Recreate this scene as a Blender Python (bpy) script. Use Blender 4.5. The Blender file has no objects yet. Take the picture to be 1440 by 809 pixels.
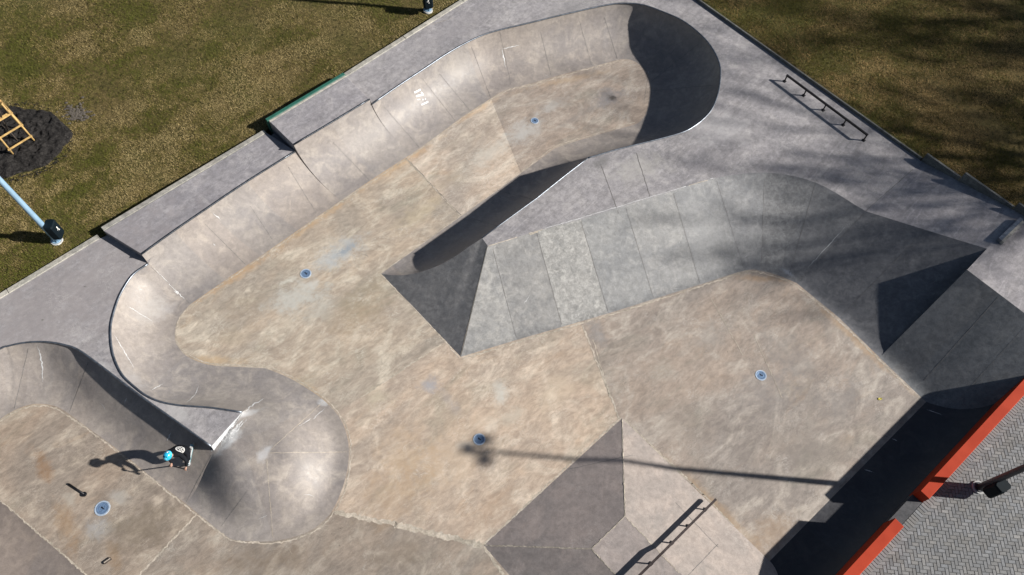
import bpy, bmesh, math, random
import numpy as np
from mathutils import Vector, Matrix
from mathutils.bvhtree import BVHTree
from mathutils.geometry import tessellate_polygon

random.seed(7); rng = np.random.default_rng(7)
scene = bpy.context.scene
COL = scene.collection
R = math.radians

# ------------------------------------------------------------------ camera model
F_PX, NAD, CAM_H = 1040.0, (690.0, 985.0), 22.0       # focal length, vertical vanishing point, height (m)
dn = Vector((NAD[0]-720, NAD[1]-404.5, F_PX)).normalized(); UP = -dn
AY = (Vector((0, 0, 1)) - Vector((0, 0, 1)).dot(UP)*UP).normalized(); AX = AY.cross(UP)
if AX.x < 0: AX = -AX
CAM = Vector((0, 0, CAM_H))
def ray(px, py):
    r = Vector((px-720, py-404.5, F_PX)); return Vector((r.dot(AX), r.dot(AY), r.dot(UP)))
def P(px, py, z=0.0):
    r = ray(px, py); t = (z-CAM_H)/r.z; return CAM + r*t
def Pl(px, py, o, n):
    r = ray(px, py); return CAM + r*(n.dot(o-CAM)/n.dot(r))
cd = bpy.data.cameras.new("camera"); cam = bpy.data.objects.new("camera", cd); COL.objects.link(cam)
cd.sensor_width = 36; cd.lens = F_PX/1440*36; cd.clip_end = 2000; cd.clip_start = .5
m3 = Matrix(((AX.x, -AX.y, -AX.z), (AY.x, -AY.y, -AY.z), (UP.x, -UP.y, -UP.z)))
cam.matrix_world = Matrix.Translation(CAM) @ m3.to_4x4(); scene.camera = cam

# ------------------------------------------------------------------ tags
def tag(o, label=None, cat=None, group=None, kind=None):
    if label: o['label'] = label
    if cat: o['category'] = cat
    if group: o['group'] = group
    if kind: o['kind'] = kind
    return o
def empty(name, loc):
    o = bpy.data.objects.new(name, None); COL.objects.link(o); o.location = loc; o.empty_display_size = .2
    return o
def link(name, me, mats, parent=None):
    o = bpy.data.objects.new(name, me); COL.objects.link(o)
    for m in (mats if isinstance(mats, (list, tuple)) else [mats]): me.materials.append(m)
    if parent is not None:
        o.parent = parent; bpy.context.view_layer.update()
        o.matrix_parent_inverse = parent.matrix_world.inverted()
    return o

# ------------------------------------------------------------------ node helpers
class NT:
    def __init__(s, name):
        s.m = bpy.data.materials.new(name); s.m.use_nodes = True; s.t = s.m.node_tree; s.t.nodes.clear()
        s.out = s.n('ShaderNodeOutputMaterial'); s.b = s.n('ShaderNodeBsdfPrincipled')
        s.l(s.b.outputs[0], s.out.inputs[0]); s.pos = s.n('ShaderNodeNewGeometry').outputs['Position']
    def n(s, t): return s.t.nodes.new(t)
    def l(s, a, b): s.t.links.new(a, b)
    def put(s, sock, v):
        if hasattr(v, 'default_value') or isinstance(v, bpy.types.NodeSocket): s.l(v, sock)
        else: sock.default_value = v
    def noise(s, scale, detail=4, rough=.55, dist=0, vec=None):
        x = s.n('ShaderNodeTexNoise'); s.l(vec or s.pos, x.inputs['Vector'])
        x.inputs['Scale'].default_value = scale; x.inputs['Detail'].default_value = detail
        x.inputs['Roughness'].default_value = rough; x.inputs['Distortion'].default_value = dist
        return x.outputs['Fac']
    def mapv(s, rot=0, scale=(1, 1, 1), loc=(0, 0, 0)):
        x = s.n('ShaderNodeMapping'); s.l(s.pos, x.inputs[0]); x.inputs['Rotation'].default_value = (0, 0, rot)
        x.inputs['Scale'].default_value = scale; x.inputs['Location'].default_value = loc; return x.outputs[0]
    def texv(s, deg, scale, loc=(0, 0, 0)):
        x = s.n('ShaderNodeMapping'); x.vector_type = 'TEXTURE'; s.l(s.pos, x.inputs[0]); x.inputs['Rotation'].default_value = (0, 0, R(deg))
        x.inputs['Scale'].default_value = scale; x.inputs['Location'].default_value = loc; return x.outputs[0]
    def rng(s, v, a, b, c=0., d=1., smooth=True):
        x = s.n('ShaderNodeMapRange'); x.interpolation_type = 'SMOOTHSTEP' if smooth else 'LINEAR'
        s.put(x.inputs[0], v)
        for i, q in zip((1, 2, 3, 4), (a, b, c, d)): x.inputs[i].default_value = q
        return x.outputs[0]
    def math(s, op, a, b=0.):
        x = s.n('ShaderNodeMath'); x.operation = op; s.put(x.inputs[0], a); s.put(x.inputs[1], b); return x.outputs[0]
    def mix(s, f, a, b, mode='MIX'):
        x = s.n('ShaderNodeMix'); x.data_type = 'RGBA'; x.blend_type = mode
        s.put(x.inputs[0], f)
        for k, v in ((6, a), (7, b)):
            if isinstance(v, (tuple, list)): x.inputs[k].default_value = (*v[:3], 1)
            else: s.l(v, x.inputs[k])
        return x.outputs[2]
    def attr(s, name):
        x = s.n('ShaderNodeAttribute'); x.attribute_name = name; return x.outputs['Color']
    def bump(s, h, strength=.3, dist=.02):
        x = s.n('ShaderNodeBump'); x.inputs['Strength'].default_value = strength; x.inputs['Distance'].default_value = dist
        s.l(h, x.inputs['Height']); s.l(x.outputs[0], s.b.inputs['Normal'])
    def fin(s, col, rough=.7, metal=0., spec=.4):
        s.put(s.b.inputs['Base Color'], col if not isinstance(col, tuple) else (*col[:3], 1))
        s.put(s.b.inputs['Roughness'], rough); s.b.inputs['Metallic'].default_value = metal
        s.b.inputs['Specular IOR Level'].default_value = spec
        return s.m
def band(t, v, c, w): # narrow ridge where the noise crosses c
    return t.rng(t.math('ABSOLUTE', t.math('SUBTRACT', v, c)), 0, w, 1, 0)
def stains(t, col, lst):
    w = t.noise(2.2, 6, .65); w2 = t.noise(9, 5, .6); w3 = t.noise(5, 8, .75, .8)
    for (px, py, z, ra, rb, ang, c, st) in lst:
        p = P(px, py, z)
        m = t.n('ShaderNodeMapping'); m.vector_type = 'TEXTURE'; t.l(t.pos, m.inputs[0])
        m.inputs['Location'].default_value = p; m.inputs['Rotation'].default_value = (0, 0, R(ang)); m.inputs['Scale'].default_value = (ra, rb, 3)
        ln = t.n('ShaderNodeVectorMath'); ln.operation = 'LENGTH'; t.l(m.outputs[0], ln.inputs[0])
        d = t.math('ADD', ln.outputs['Value'], t.math('MULTIPLY', t.math('SUBTRACT', w, .5), 2.6))
        d = t.math('ADD', d, t.math('MULTIPLY', t.math('SUBTRACT', w2, .5), 1.1))
        mm = t.math('MULTIPLY', t.rng(d, .1, 1.35, st, 0), t.rng(w3, .3, .6, .6, 1)); col = t.mix(mm, col, c)
    return col

def concrete(name, base, alt, third, scuff=.25, fine=.22, rough=.62, speck=.35, streak=None, seed=0, st=None, sl=1.0, bump=.25):
    t = NT(name); off = (seed*13.7, seed*7.1, seed*3.3)
    v = t.mapv(0, (1, 1, 1), off)
    c = t.mix(t.rng(t.noise(.42*sl, 4, .55, .6, v), .36, .64), base, alt)
    c = t.mix(t.rng(t.noise(1.5*sl, 7, .66, .8, v), .42, .72), c, third)
    if streak is not None:
        vs = t.texv(streak, (2.2, .5, 1), off)
        c = t.mix(t.rng(t.noise(1.3, 8, .68, 1.2, vs), .42, .7, 0, .55), c, tuple(x*.62 for x in base))
        c = t.mix(t.rng(t.noise(2.4, 9, .7, 1.6, vs), .52, .72, 0, .5), c, tuple(min(.75, x*1.45+.02) for x in base))
    mid = t.noise(6.5, 9, .72, .4, v)
    c = t.mix(1, c, t.mix(t.rng(mid, .3, .7), (1-fine,)*3, (1+fine,)*3), 'MULTIPLY')
    gr = t.noise(55, 3, .7, 0, v)
    c = t.mix(1, c, t.mix(t.rng(gr, .3, .7), (1-fine*.8,)*3, (1+fine*.8,)*3), 'MULTIPLY')
    if st: c = stains(t, c, st)
    if scuff:
        q = band(t, t.noise(2.1, 10, .72, 1.6, v), .53, .018)
        q = t.math('MULTIPLY', q, t.rng(t.noise(.9, 3, .5, 0, v), .5, .7))
        c = t.mix(t.math('MULTIPLY', q, scuff), c, (.75, .73, .68))
    if speck:
        k = t.rng(t.noise(17, 2, .5, 0, v), .70, .76)
        k = t.math('MULTIPLY', k, t.rng(t.noise(.8, 2, .5, 0, v), .5, .65))
        c = t.mix(t.math('MULTIPLY', k, speck), c, tuple(x*.3 for x in base))
    c = t.mix(1, c, t.attr('tone'), 'MULTIPLY')
    t.bump(t.math('ADD', mid, t.math('MULTIPLY', gr, .5)), bump, .012)
    return t.fin(c, t.rng(mid, .3, .7, rough-.1, rough+.12), 0, .35)

def plain(name, col, rough=.5, metal=0., var=.15, scale=12., spec=.5):
    t = NT(name); n = t.noise(scale, 6, .65)
    c = t.mix(t.rng(n, .3, .7), tuple(x*(1-var) for x in col), tuple(min(1, x*(1+var)) for x in col))
    t.bump(n, .08, .004)
    return t.fin(c, rough, metal, spec)

M = {}
D = 1.40          # main deck above the floor of the bowl
DL = 1.0          # lower deck on the left, with the pointed tip
BL = (.36, .39, .43)
floor_st = [
 (330, 388, 0, 1.9, .2, 43, (.46, .29, .15), .6), (430, 318, 0, 1.9, .2, 43, (.47, .31, .17), .6), (560, 232, 0, 1.7, .2, 43, (.46, .30, .16), .55), (665, 158, 0, 1.4, .18, 42, (.46, .31, .18), .5), (800, 112, 0, 1.6, .18, 20, (.47, .34, .21), .5),
 (1205, 480, 0, 2.0, .16, -50, (.46, .31, .17), .6), (1070, 392, 0, 1.0, .14, 0, (.46, .31, .18), .6), (1010, 715, 0, 1.9, .2, -44, (.44, .30, .17), .6), (1090, 745, 0, .8, .5, 40, (.36, .24, .14), .5),
 (300, 508, 0, .9, .2, 0, (.47, .33, .19), .55), (440, 555, 0, .8, .2, -40, (.46, .32, .19), .5), (640, 640, 0, 1.6, .9, 40, (.46, .37, .28), .55), (570, 640, 0, .8, 1.1, 20, (.44, .33, .22), .4), (780, 550, 0, .9, .5, 50, (.48, .41, .32), .5),
 (350, 430, 0, .8, .6, 30, (.28, .22, .165), .45), (520, 400, 0, 1.2, .35, 40, (.25, .215, .16), .5), (590, 300, 0, 1.1, .4, 45, (.48, .40, .28), .5), (640, 250, 0, .9, .4, 45, (.27, .23, .175), .45), (820, 160, 0, 1.2, .18, 38, (.28, .25, .22), .55), (700, 160, 0, .8, .3, 40, (.30, .26, .21), .45),
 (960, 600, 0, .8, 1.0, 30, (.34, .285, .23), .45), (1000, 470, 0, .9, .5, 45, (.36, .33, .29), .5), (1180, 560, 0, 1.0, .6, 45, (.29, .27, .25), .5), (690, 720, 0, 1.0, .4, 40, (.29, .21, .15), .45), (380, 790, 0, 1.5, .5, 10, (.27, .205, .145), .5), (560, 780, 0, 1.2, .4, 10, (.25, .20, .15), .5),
 (405, 395, 0, .35, .12, 30, (.6, .58, .53), .8), (440, 400, 0, .25, .2, 60, (.55, .54, .52), .7), (690, 600, 0, .3, .15, 40, (.55, .50, .43), .7), (655, 625, 0, .35, .12, 10, (.52, .48, .42), .6),
 (475, 358, 0, 1.0, .50, 42, (.40, .41, .42), .95), (486, 352, 0, .45, .16, 40, (.20, .24, .29), .7),
 (415, 420, 0, 1.0, .55, 30, (.46, .46, .44), .8), (452, 432, 0, .6, .7, 10, (.44, .43, .40), .6),
 (735, 185, 0, .8, .5, 45, (.52, .50, .46), .9), (775, 150, 0, .8, .25, 35, (.50, .48, .44), .7), (690, 215, 0, 1.2, .4, 45, (.5, .48, .43), .6),
 (855, 138, 0, .75, .45, 30, (.30, .29, .29), .8), (862, 138, 0, .22, .15, 0, (.07, .06, .05), .95),
 (605, 540, 0, .34, .28, 0, (.30, .30, .32), .95), (632, 566, 0, .55, .2, -45, (.32, .29, .27), .75), (704, 553, 0, .28, .34, 10, (.47, .47, .44), .85),
 (720, 585, 0, .4, .3, 20, (.46, .43, .37), .6), (770, 430, 0, .8, .4, 20, (.3, .29, .26), .5),
 (137, 742, 0, .42, .30, -20, (.40, .40, .40), .9), (168, 700, 0, .35, .22, -30, (.42, .41, .39), .8), (98, 703, 0, .35, .14, -40, (.45, .42, .37), .7),
 (60, 655, 0, .7, .22, -48, (.30, .17, .08), .6), (95, 740, 0, .9, .3, -50, (.32, .20, .10), .55), (160, 785, 0, .6, .2, -60, (.3, .2, .11), .5),
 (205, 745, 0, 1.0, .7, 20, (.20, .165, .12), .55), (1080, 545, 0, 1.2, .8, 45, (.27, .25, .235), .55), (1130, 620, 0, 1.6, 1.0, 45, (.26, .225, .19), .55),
 (930, 520, 0, .5, .35, 45, (.40, .36, .29), .5), (560, 690, 0, 1.5, .8, 45, (.33, .24, .155), .45), (530, 560, 0, .5, .35, 30, (.46, .42, .33), .6),
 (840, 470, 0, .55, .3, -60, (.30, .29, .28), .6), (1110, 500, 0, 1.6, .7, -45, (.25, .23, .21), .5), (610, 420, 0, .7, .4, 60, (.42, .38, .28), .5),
 (330, 470, 0, .6, .4, 20, (.36, .31, .24), .4), (390, 330, 0, .9, .5, 40, (.30, .22, .14), .5), (500, 440, 0, 1.2, .7, 30, (.27, .21, .14), .5),
]
def floor_mat():
    t = NT('floor_concrete')
    va, vb, vc = t.texv(44, (1.5, .8, 1)), t.texv(44, (1.3, .85, 1), (5, 3, 0)), t.texv(40, (1.7, .7, 1), (9, 1, 0))
    c = t.mix(t.rng(t.noise(.24, 5, .6, 1.0, va), .36, .62), (.42, .342, .275), (.32, .278, .24))
    c = t.mix(t.rng(t.noise(.75, 9, .62, 1.6, vb), .46, .70, 0, .9), c, (.53, .468, .395))
    c = t.mix(t.rng(t.noise(.55, 6, .6, 1.0, vc), .52, .72, 0, .55), c, (.285, .265, .215))
    c = t.mix(t.rng(t.noise(.62, 7, .62, 1.4, va), .56, .74, 0, .3), c, (.42, .295, .19))
    w = t.noise(1.6, 13, .72, 1.1, vb); c = t.mix(1, c, t.mix(t.rng(w, .32, .68), (.89, .885, .88), (1.10, 1.10, 1.09)), 'MULTIPLY')
    w2 = t.noise(5.5, 10, .78, .5, vc); c = t.mix(1, c, t.mix(t.rng(w2, .34, .66), (.80,)*3, (1.17,)*3), 'MULTIPLY')
    g = t.noise(70, 3, .7); c = t.mix(1, c, t.mix(t.rng(g, .3, .7), (.82,)*3, (1.17,)*3), 'MULTIPLY')
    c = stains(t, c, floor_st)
    for sc, cc, ww, st, msk in ((1.7, .52, .012, .7, 1.1), (3.4, .49, .014, .55, .8)):
        q = band(t, t.noise(sc, 11, .72, 1.8, vb), cc, ww); q = t.math('MULTIPLY', q, t.rng(t.noise(msk, 3, .5), .5, .66)); c = t.mix(t.math('MULTIPLY', q, st), c, (.66, .62, .55))
    q = band(t, t.noise(1.3, 12, .74, 1.4, vc), .5, .008); q = t.math('MULTIPLY', q, t.rng(t.noise(.7, 3, .5), .5, .62)); c = t.mix(t.math('MULTIPLY', q, .7), c, (.16, .135, .115))
    k = t.rng(t.noise(15, 2, .5), .70, .75); k = t.math('MULTIPLY', k, t.rng(t.noise(.9, 2, .5), .54, .66)); c = t.mix(t.math('MULTIPLY', k, .7), c, (.09, .08, .07))
    c = t.mix(1, c, t.attr('tone'), 'MULTIPLY'); t.bump(t.math('ADD', w2, t.math('MULTIPLY', g, .5)), .22, .012)
    return t.fin(c, t.rng(w2, .3, .7, .55, .8), 0, .3)
M['floor'] = floor_mat()
quarter_st = [(372, 641, .72, .24, .17, 60, (.46, .45, .45), .9), (379, 632, .72, .15, .10, 40, (.44, .43, .43), .8), (456, 564, .03, .20, .14, 30, (.52, .52, .52), .95), (322, 622, .78, .55, .16, 47, (.46, .46, .46), .9), (350, 577, .95, .4, .1, 35, (.44, .44, .44), .7),
              (200, 420, 1.0, .6, .3, 60, (.38, .36, .34), .6), (180, 530, 1.1, .5, .25, -50, (.37, .35, .34), .6), (590, 210, .6, .5, .3, 40, (.36, .30, .25), .5), (640, 90, 1.0, .7, .3, 40, (.37, .33, .29), .4), (225, 430, .5, .4, .2, 60, (.38, .36, .35), .5)]
M['quarter'] = concrete('quarter_concrete', (.27, .240, .218), (.225, .203, .192), (.335, .297, .262), .0, .12, .5, .3, None, 2, quarter_st, sl=1.3, bump=.08)
deck_st = [(70, 430, DL, 5.5, 2.2, 42, (.27, .245, .242), .8), (120, 300, D, .1, .1, 0, (.3, .3, .3), .1), (1010, 180, D, 1.2, .7, 30, (.38, .37, .37), .5), (800, 15, D, 1.5, .5, 40, (.25, .24, .235), .5), (845, 230, D, .4, .25, 30, (.14, .135, .13), .7),
           (900, 235, D, 1.2, .6, 20, (.41, .39, .36), .6), (640, 40, D, 2, .6, 45, (.28, .26, .265), .5), (250, 583, DL, .6, .25, -30, (.42, .41, .40), .6), (145, 515, DL, .5, .2, -45, (.43, .42, .41), .7)]
M['deck'] = concrete('deck_concrete', (.30, .283, .287), (.245, .233, .24), (.365, .343, .338), .25, .19, .58, .6, 48, 3, deck_st, bump=.12)
M['bank'] = concrete('bank_concrete', (.232, .229, .226), (.192, .192, .194), (.288, .281, .272), .15, .2, .55, .6, None, 4, [(1111, 383, .12, .27, .10, -35, (.50, .52, .55), 1.), (800, 400, .6, .8, .5, 0, (.27, .24, .20), .25), (990, 330, .8, .9, .5, 30, (.32, .315, .31), .4)], sl=1.8, bump=.12)
M['rough'] = concrete('rough_bank_concrete', (.235, .231, .227), (.19, .189, .188), (.29, .284, .276), .15, .27, .6, .9, None, 21, sl=4.5, bump=.25)
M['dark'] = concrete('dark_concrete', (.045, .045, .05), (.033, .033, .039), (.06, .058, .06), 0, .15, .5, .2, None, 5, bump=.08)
M['funbox'] = concrete('funbox_concrete', (.30, .262, .24), (.25, .225, .21), (.355, .305, .275), .2, .15, .6, .5, None, 6, bump=.1)
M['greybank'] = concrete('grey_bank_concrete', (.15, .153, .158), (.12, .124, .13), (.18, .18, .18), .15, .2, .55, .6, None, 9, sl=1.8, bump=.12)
M['curb'] = concrete('curb_concrete', (.36, .345, .30), (.28, .27, .245), (.42, .39, .34), .3, .3, .8, 1, None, 7)
M['greycurb'] = concrete('grey_curb_concrete', (.13, .13, .125), (.095, .095, .09), (.16, .16, .15), .3, .3, .8, 1, None, 8)
M['joint_light'] = concrete('light_grout', (.42, .36, .29), (.35, .31, .25), (.48, .42, .35), .3, .3, .8, .3, None, 10)
M['joint_dark'] = concrete('dark_joint', (.17, .16, .152), (.14, .132, .126), (.2, .188, .178), 0, .3, .8, 0, None, 11)
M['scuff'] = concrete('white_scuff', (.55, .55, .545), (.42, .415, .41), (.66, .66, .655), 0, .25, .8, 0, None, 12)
M['steel'] = plain('coping_steel', (.20, .22, .25), .38, .8, .3, 7)
M['rail'] = plain('rail_steel', (.014, .013, .014), .5, .3, .35, 6)
M['rust'] = plain('rust_steel', (.03, .02, .019), .6, .3, .5, 9)
M['green'] = plain('green_paint', (.026, .115, .085), .55, 0, .2, 5)

# red painted wall: faded, stained paint
t = NT('red_paint'); n1 = t.noise(1.2, 5, .6); n2 = t.noise(9, 6, .7, .5)
c = t.mix(t.rng(n1, .35, .65), (.34, .036, .013), (.40, .047, .018)); c = t.mix(t.rng(n2, .55, .8, 0, .45), c, (.21, .032, .018))
t.bump(n2, .1, .005); M['red'] = t.fin(c, .65, 0, .12)
M['pole_blue'] = plain('pale_blue_pole', (.25, .39, .52), .4, .1, .1, 3)
M['pole_dark'] = plain('dark_pole', (.05, .052, .06), .45, .2, .2, 3)
M['box'] = plain('dark_cabinet', (.003, .008, .012), .7, 0, .2, 4, .15)
M['footing'] = concrete('footing_concrete', (.42, .42, .41), (.35, .35, .34), (.5, .5, .48), 0, .25, .8, .3, None, 13)
M['wood'] = plain('raw_timber', (.50, .33, .13), .65, 0, .3, 6, .3)
M['bark'] = plain('bark', (.075, .06, .05), .9, 0, .4, 8, .2)
M['drain_rim'] = plain('drain_rim', (.42, .50, .60), .5, .2, .2, 25)
M['drain'] = plain('drain_plate', (.15, .23, .36), .45, .3, .3, 25)
M['blackmetal'] = plain('black_metal', (.01, .01, .012), .5, .2, .2, 20)
M['white'] = plain('white_paint', (.78, .77, .74), .6, 0, .12, 30)

# paving stones
t = NT('paver'); n = t.noise(22, 6, .7)
c = t.mix(1, t.attr('tone'), t.mix(t.rng(n, .3, .7), (.82,)*3, (1.15,)*3), 'MULTIPLY'); c = t.mix(t.rng(t.noise(.7, 4, .6), .45, .7, 0, .3), c, (.16, .155, .145))
t.bump(n, .25, .006); M['paver'] = t.fin(c, .7, 0, .35)
t = NT('joint_sand'); M['sand'] = t.fin(t.mix(t.noise(30, 4), (.045, .044, .042), (.08, .077, .07)), .9)
# lawn soil / thatch below the blades
t = NT('lawn_soil'); a = t.noise(.35, 5, .6, .5); b = t.noise(7, 8, .75, .8)
c = t.mix(t.rng(a, .35, .65), (.10, .092, .03), (.14, .105, .045)); c = t.mix(t.rng(b, .4, .68), c, (.022, .022, .008))
t.bump(b, .8, .05); M['soil'] = t.fin(c, .95, 0, .1)
t = NT('grass_blade'); M['grass'] = t.fin(t.attr('tone'), .7, 0, .15)
t = NT('mulch'); b = t.noise(9, 9, .75, 1.0); c = t.mix(t.rng(b, .35, .7), (.010, .009, .009), (.05, .046, .043)); t.bump(b, 1, .08); M['mulch'] = t.fin(c, .95, 0, .15)

# ------------------------------------------------------------------ surfaces
class Surf:
    """Mesh under construction: vertices, faces, material slot and tone per face."""
    def __init__(s, name, mats): s.name, s.mats, s.v, s.f, s.mi, s.tn, s.sm = name, mats, [], [], [], [], []
    def face(s, idx, mi=0, tone=(1, 1, 1), smooth=False):
        s.f.append(tuple(idx)); s.mi.append(mi); s.tn.append(tone); s.sm.append(smooth)
    def add(s, pts): i = len(s.v); s.v += [Vector(p) for p in pts]; return list(range(i, i+len(pts)))
    def poly(s, pts, mi=0, tone=(1, 1, 1)):
        ix = s.add(pts)
        for tri in tessellate_polygon([[Vector((p[0], p[1], 0)) for p in pts]]):
            s.face([ix[k] for k in tri], mi, tone)
    def fan(s, pts, mi=0, tone=(1, 1, 1)):
        ix = s.add(pts)
        for k in range(1, len(ix)-1): s.face((ix[0], ix[k], ix[k+1]), mi, tone)
    def quad(s, pts, mi=0, tone=(1, 1, 1)): s.face(s.add(pts), mi, tone)
    def grid(s, rows, mi=0, tones=None, smooth=True):
        ids = [s.add(r) for r in rows]
        for i in range(len(rows)-1):
            for j in range(len(rows[0])-1):
                s.face((ids[i][j], ids[i+1][j], ids[i+1][j+1], ids[i][j+1]), mi, tones[i] if tones else (1, 1, 1), smooth)
    def prism(s, pts, z0, z1, mi=0, tone=(1, 1, 1), bev=.012):
        """closed block over a plan outline, z1 a number or one height per corner, chamfered top"""
        n = len(pts); ctr = sum((Vector((p[0], p[1], 0)) for p in pts), Vector())/n
        zz = z1 if isinstance(z1, (list, tuple)) else [z1]*n; zb = z0 if isinstance(z0, (list, tuple)) else [z0]*n
        area = sum(pts[i][0]*pts[(i+1) % n][1]-pts[(i+1) % n][0]*pts[i][1] for i in range(n))
        if area < 0: pts = pts[::-1]; zz = list(zz)[::-1]; zb = list(zb)[::-1]
        ins = []
        for i in range(n):
            a, b, c_ = (Vector((pts[k % n][0], pts[k % n][1])) for k in (i-1, i, i+1))
            d1, d2 = (b-a).normalized(), (c_-b).normalized(); n1 = Vector((-d1.y, d1.x)); n2 = Vector((-d2.y, d2.x))
            mv = n1+n2; mv = mv/max(.3, mv.dot(n1)); ins.append(b+mv*bev)
        A = s.add([(p[0], p[1], zb[i]) for i, p in enumerate(pts)]); B = s.add([(p[0], p[1], zz[i]-bev) for i, p in enumerate(pts)])
        T = s.add([(p[0], p[1], zz[i]) for i, p in enumerate(ins)])
        for i in range(n):
            j = (i+1) % n; s.face((A[i], A[j], B[j], B[i]), mi, tone); s.face((B[i], B[j], T[j], T[i]), mi, tone)
        s.face(T, mi, tone)
    def ribbon(s, pts, nrm, w, mi=0, lift=.004, jit=.35, tone=(1, 1, 1), taper=False):
        """thin strip (joint, scrape) following points on a surface"""
        n = len(pts)
        if n < 2: return
        L, Rr = [], []
        for i in range(n):
            tg = (pts[min(i+1, n-1)]-pts[max(i-1, 0)]).normalized(); sd = nrm[i].cross(tg).normalized()
            k = math.sin(math.pi*(i+.3)/(n-.4)) if taper else 1
            a, b = (w*.5*k*(1+random.uniform(-jit, jit)) for _ in range(2))
            L.append(pts[i]+sd*a+nrm[i]*lift); Rr.append(pts[i]-sd*b+nrm[i]*lift)
        s.grid([L, Rr], mi, [tone], False)
    def build(s, parent=None, merge=False):
        me = bpy.data.meshes.new(s.name); me.from_pydata([tuple(p) for p in s.v], [], s.f)
        me.polygons.foreach_set('material_index', s.mi); me.polygons.foreach_set('use_smooth', s.sm)
        ca = me.color_attributes.new('tone', 'FLOAT_COLOR', 'CORNER'); arr = []
        for p in me.polygons: arr += [(*s.tn[p.index], 1)]*p.loop_total
        ca.data.foreach_set('color', np.array(arr, dtype=np.float32).ravel())
        me.validate()
        return link(s.name, me, s.mats, parent)

def catmull(pts, sub, keep=()):
    """Catmull-Rom through points; corners listed in keep stay sharp"""
    out = []; n = len(pts)
    for i in range(n-1):
        p1, p2 = pts[i], pts[i+1]
        p0 = pts[i-1] if i > 0 and i not in keep else p1*2-p2
        p3 = pts[i+2] if i+2 < n and (i+1) not in keep else p2*2-p1
        for k in range(sub):
            t_ = k/sub
            out.append(.5*((2*p1)+(p2-p0)*t_+(2*p0-5*p1+4*p2-p3)*t_*t_+(3*p1-p0-3*p2+p3)*t_**3))
    out.append(pts[-1].copy()); return out
def section(b, t_, m=14, kind='arc', c=.18):
    """profile from floor point b to lip t_: 'arc' = quarter pipe, 'bank' = slope with a short curve at its foot, 'roll' = S-curve"""
    h = t_.z-b.z; d = Vector((t_.x-b.x, t_.y-b.y, 0)); w = d.length; out = []
    if w < 1e-6 or h < 1e-6: return [b.lerp(t_, j/m) for j in range(m+1)]
    d /= w
    for j in range(m+1):
        v = j/m
        if kind == 'arc':
            if w >= h*.98: Rr = (w*w+h*h)/(2*h); th = v*2*math.atan2(h, w); x, z = Rr*math.sin(th), Rr*(1-math.cos(th))
            else:
                L = w*math.pi/2; tot = L+(h-w); sL = v*tot
                if sL < L: th = sL/w; x, z = w*math.sin(th), w*(1-math.cos(th))
                else: x, z = w, w+(sL-L)
        elif kind == 'bank':
            v = v**1.6; z1 = (v*v/(2*c) if v < c else v-c/2)/(1-c/2); x, z = v*w, z1*h
        else:
            u = max(0., min(1., (v-.08)/.70)); x = v*w; z = h*(u*u*(3-2*u)*.88+.12*v)
        out.append(b+d*x+Vector((0, 0, z)))
    return out
def loft(s, pairs, sub=6, kind='arc', keep=(), m=14, tones=None, mi=0, c=.18, mis=None):
    B = catmull([a for a, _ in pairs], sub, keep); T = catmull([b for _, b in pairs], sub, keep)
    kf = kind if callable(kind) else (lambda u: kind)
    rows = []
    for i, (a, b) in enumerate(zip(B, T)):
        k = kf(i/sub)
        if isinstance(k, tuple):
            A1, A2 = section(a, b, m, 'arc'), section(a, b, m, 'bank', .5); rows.append([p.lerp(q, k[1]) for p, q in zip(A1, A2)])
        elif isinstance(k, float):
            A1, A2 = section(a, b, m, 'arc'), section(a, b, m, 'roll'); rows.append([p.lerp(q, k) for p, q in zip(A1, A2)])
        else: rows.append(section(a, b, m, k, c))
    tn = [tones[min(len(tones)-1, i//sub)] for i in range(len(rows)-1)] if tones else None
    f0_ = len(s.f); s.grid(rows, mi, tn)
    if mis:
        for k in range(f0_, len(s.f)): s.mi[k] = mis.get(((k-f0_)//m)//sub, 0)
    return rows, T
def panel_tones(n, amp=.07, warm=.02):
    o = []
    for _ in range(n):
        k = 1+random.uniform(-amp, amp); w_ = random.uniform(-warm, warm); o.append((k*(1+w_), k, k*(1-w_)))
    return o
def tube(s, pts, r, seg=8, mi=0, closed=False, r_end=None, tone=(1, 1, 1)):
    n = len(pts); rows = []; up = Vector((0, 0, 1)); prev = None
    for i in range(n):
        tg = (pts[min(i+1, n-1)]-pts[max(i-1, 0)]).normalized()
        a = prev if prev is not None else (up if abs(tg.z) < .9 else Vector((1, 0, 0)))
        x = tg.cross(a).normalized(); y = x.cross(tg).normalized(); prev = y
        rr = r if r_end is None else r+(r_end-r)*i/(n-1)
        rows.append([pts[i]+(x*math.cos(2*math.pi*k/seg)+y*math.sin(2*math.pi*k/seg))*rr for k in range(seg)])
    ids = [s.add(q) for q in rows]
    for i in range(n-1):
        for k in range(seg): s.face((ids[i][k], ids[i+1][k], ids[i+1][(k+1) % seg], ids[i][(k+1) % seg]), mi, tone, True)
    s.face(ids[0], mi, tone); s.face(ids[-1][::-1], mi, tone)
def box(s, c, ax, ay, az, mi=0, tone=(1, 1, 1)):
    c, ax, ay, az = Vector(c), Vector(ax), Vector(ay), Vector(az)
    q = s.add([c+i*ax+j*ay+k*az for k in (-1, 1) for j in (-1, 1) for i in (-1, 1)])
    for f in ((0, 2, 3, 1), (4, 5, 7, 6), (0, 1, 5, 4), (2, 6, 7, 3), (0, 4, 6, 2), (1, 3, 7, 5)): s.face([q[k] for k in f], mi, tone)
def tubeobj(name, pts, r, mat, parent=None, seg=8, r_end=None):
    s = Surf(name, [mat]); tube(s, pts, r, seg, 0, False, r_end); return s.build(parent)

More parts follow.
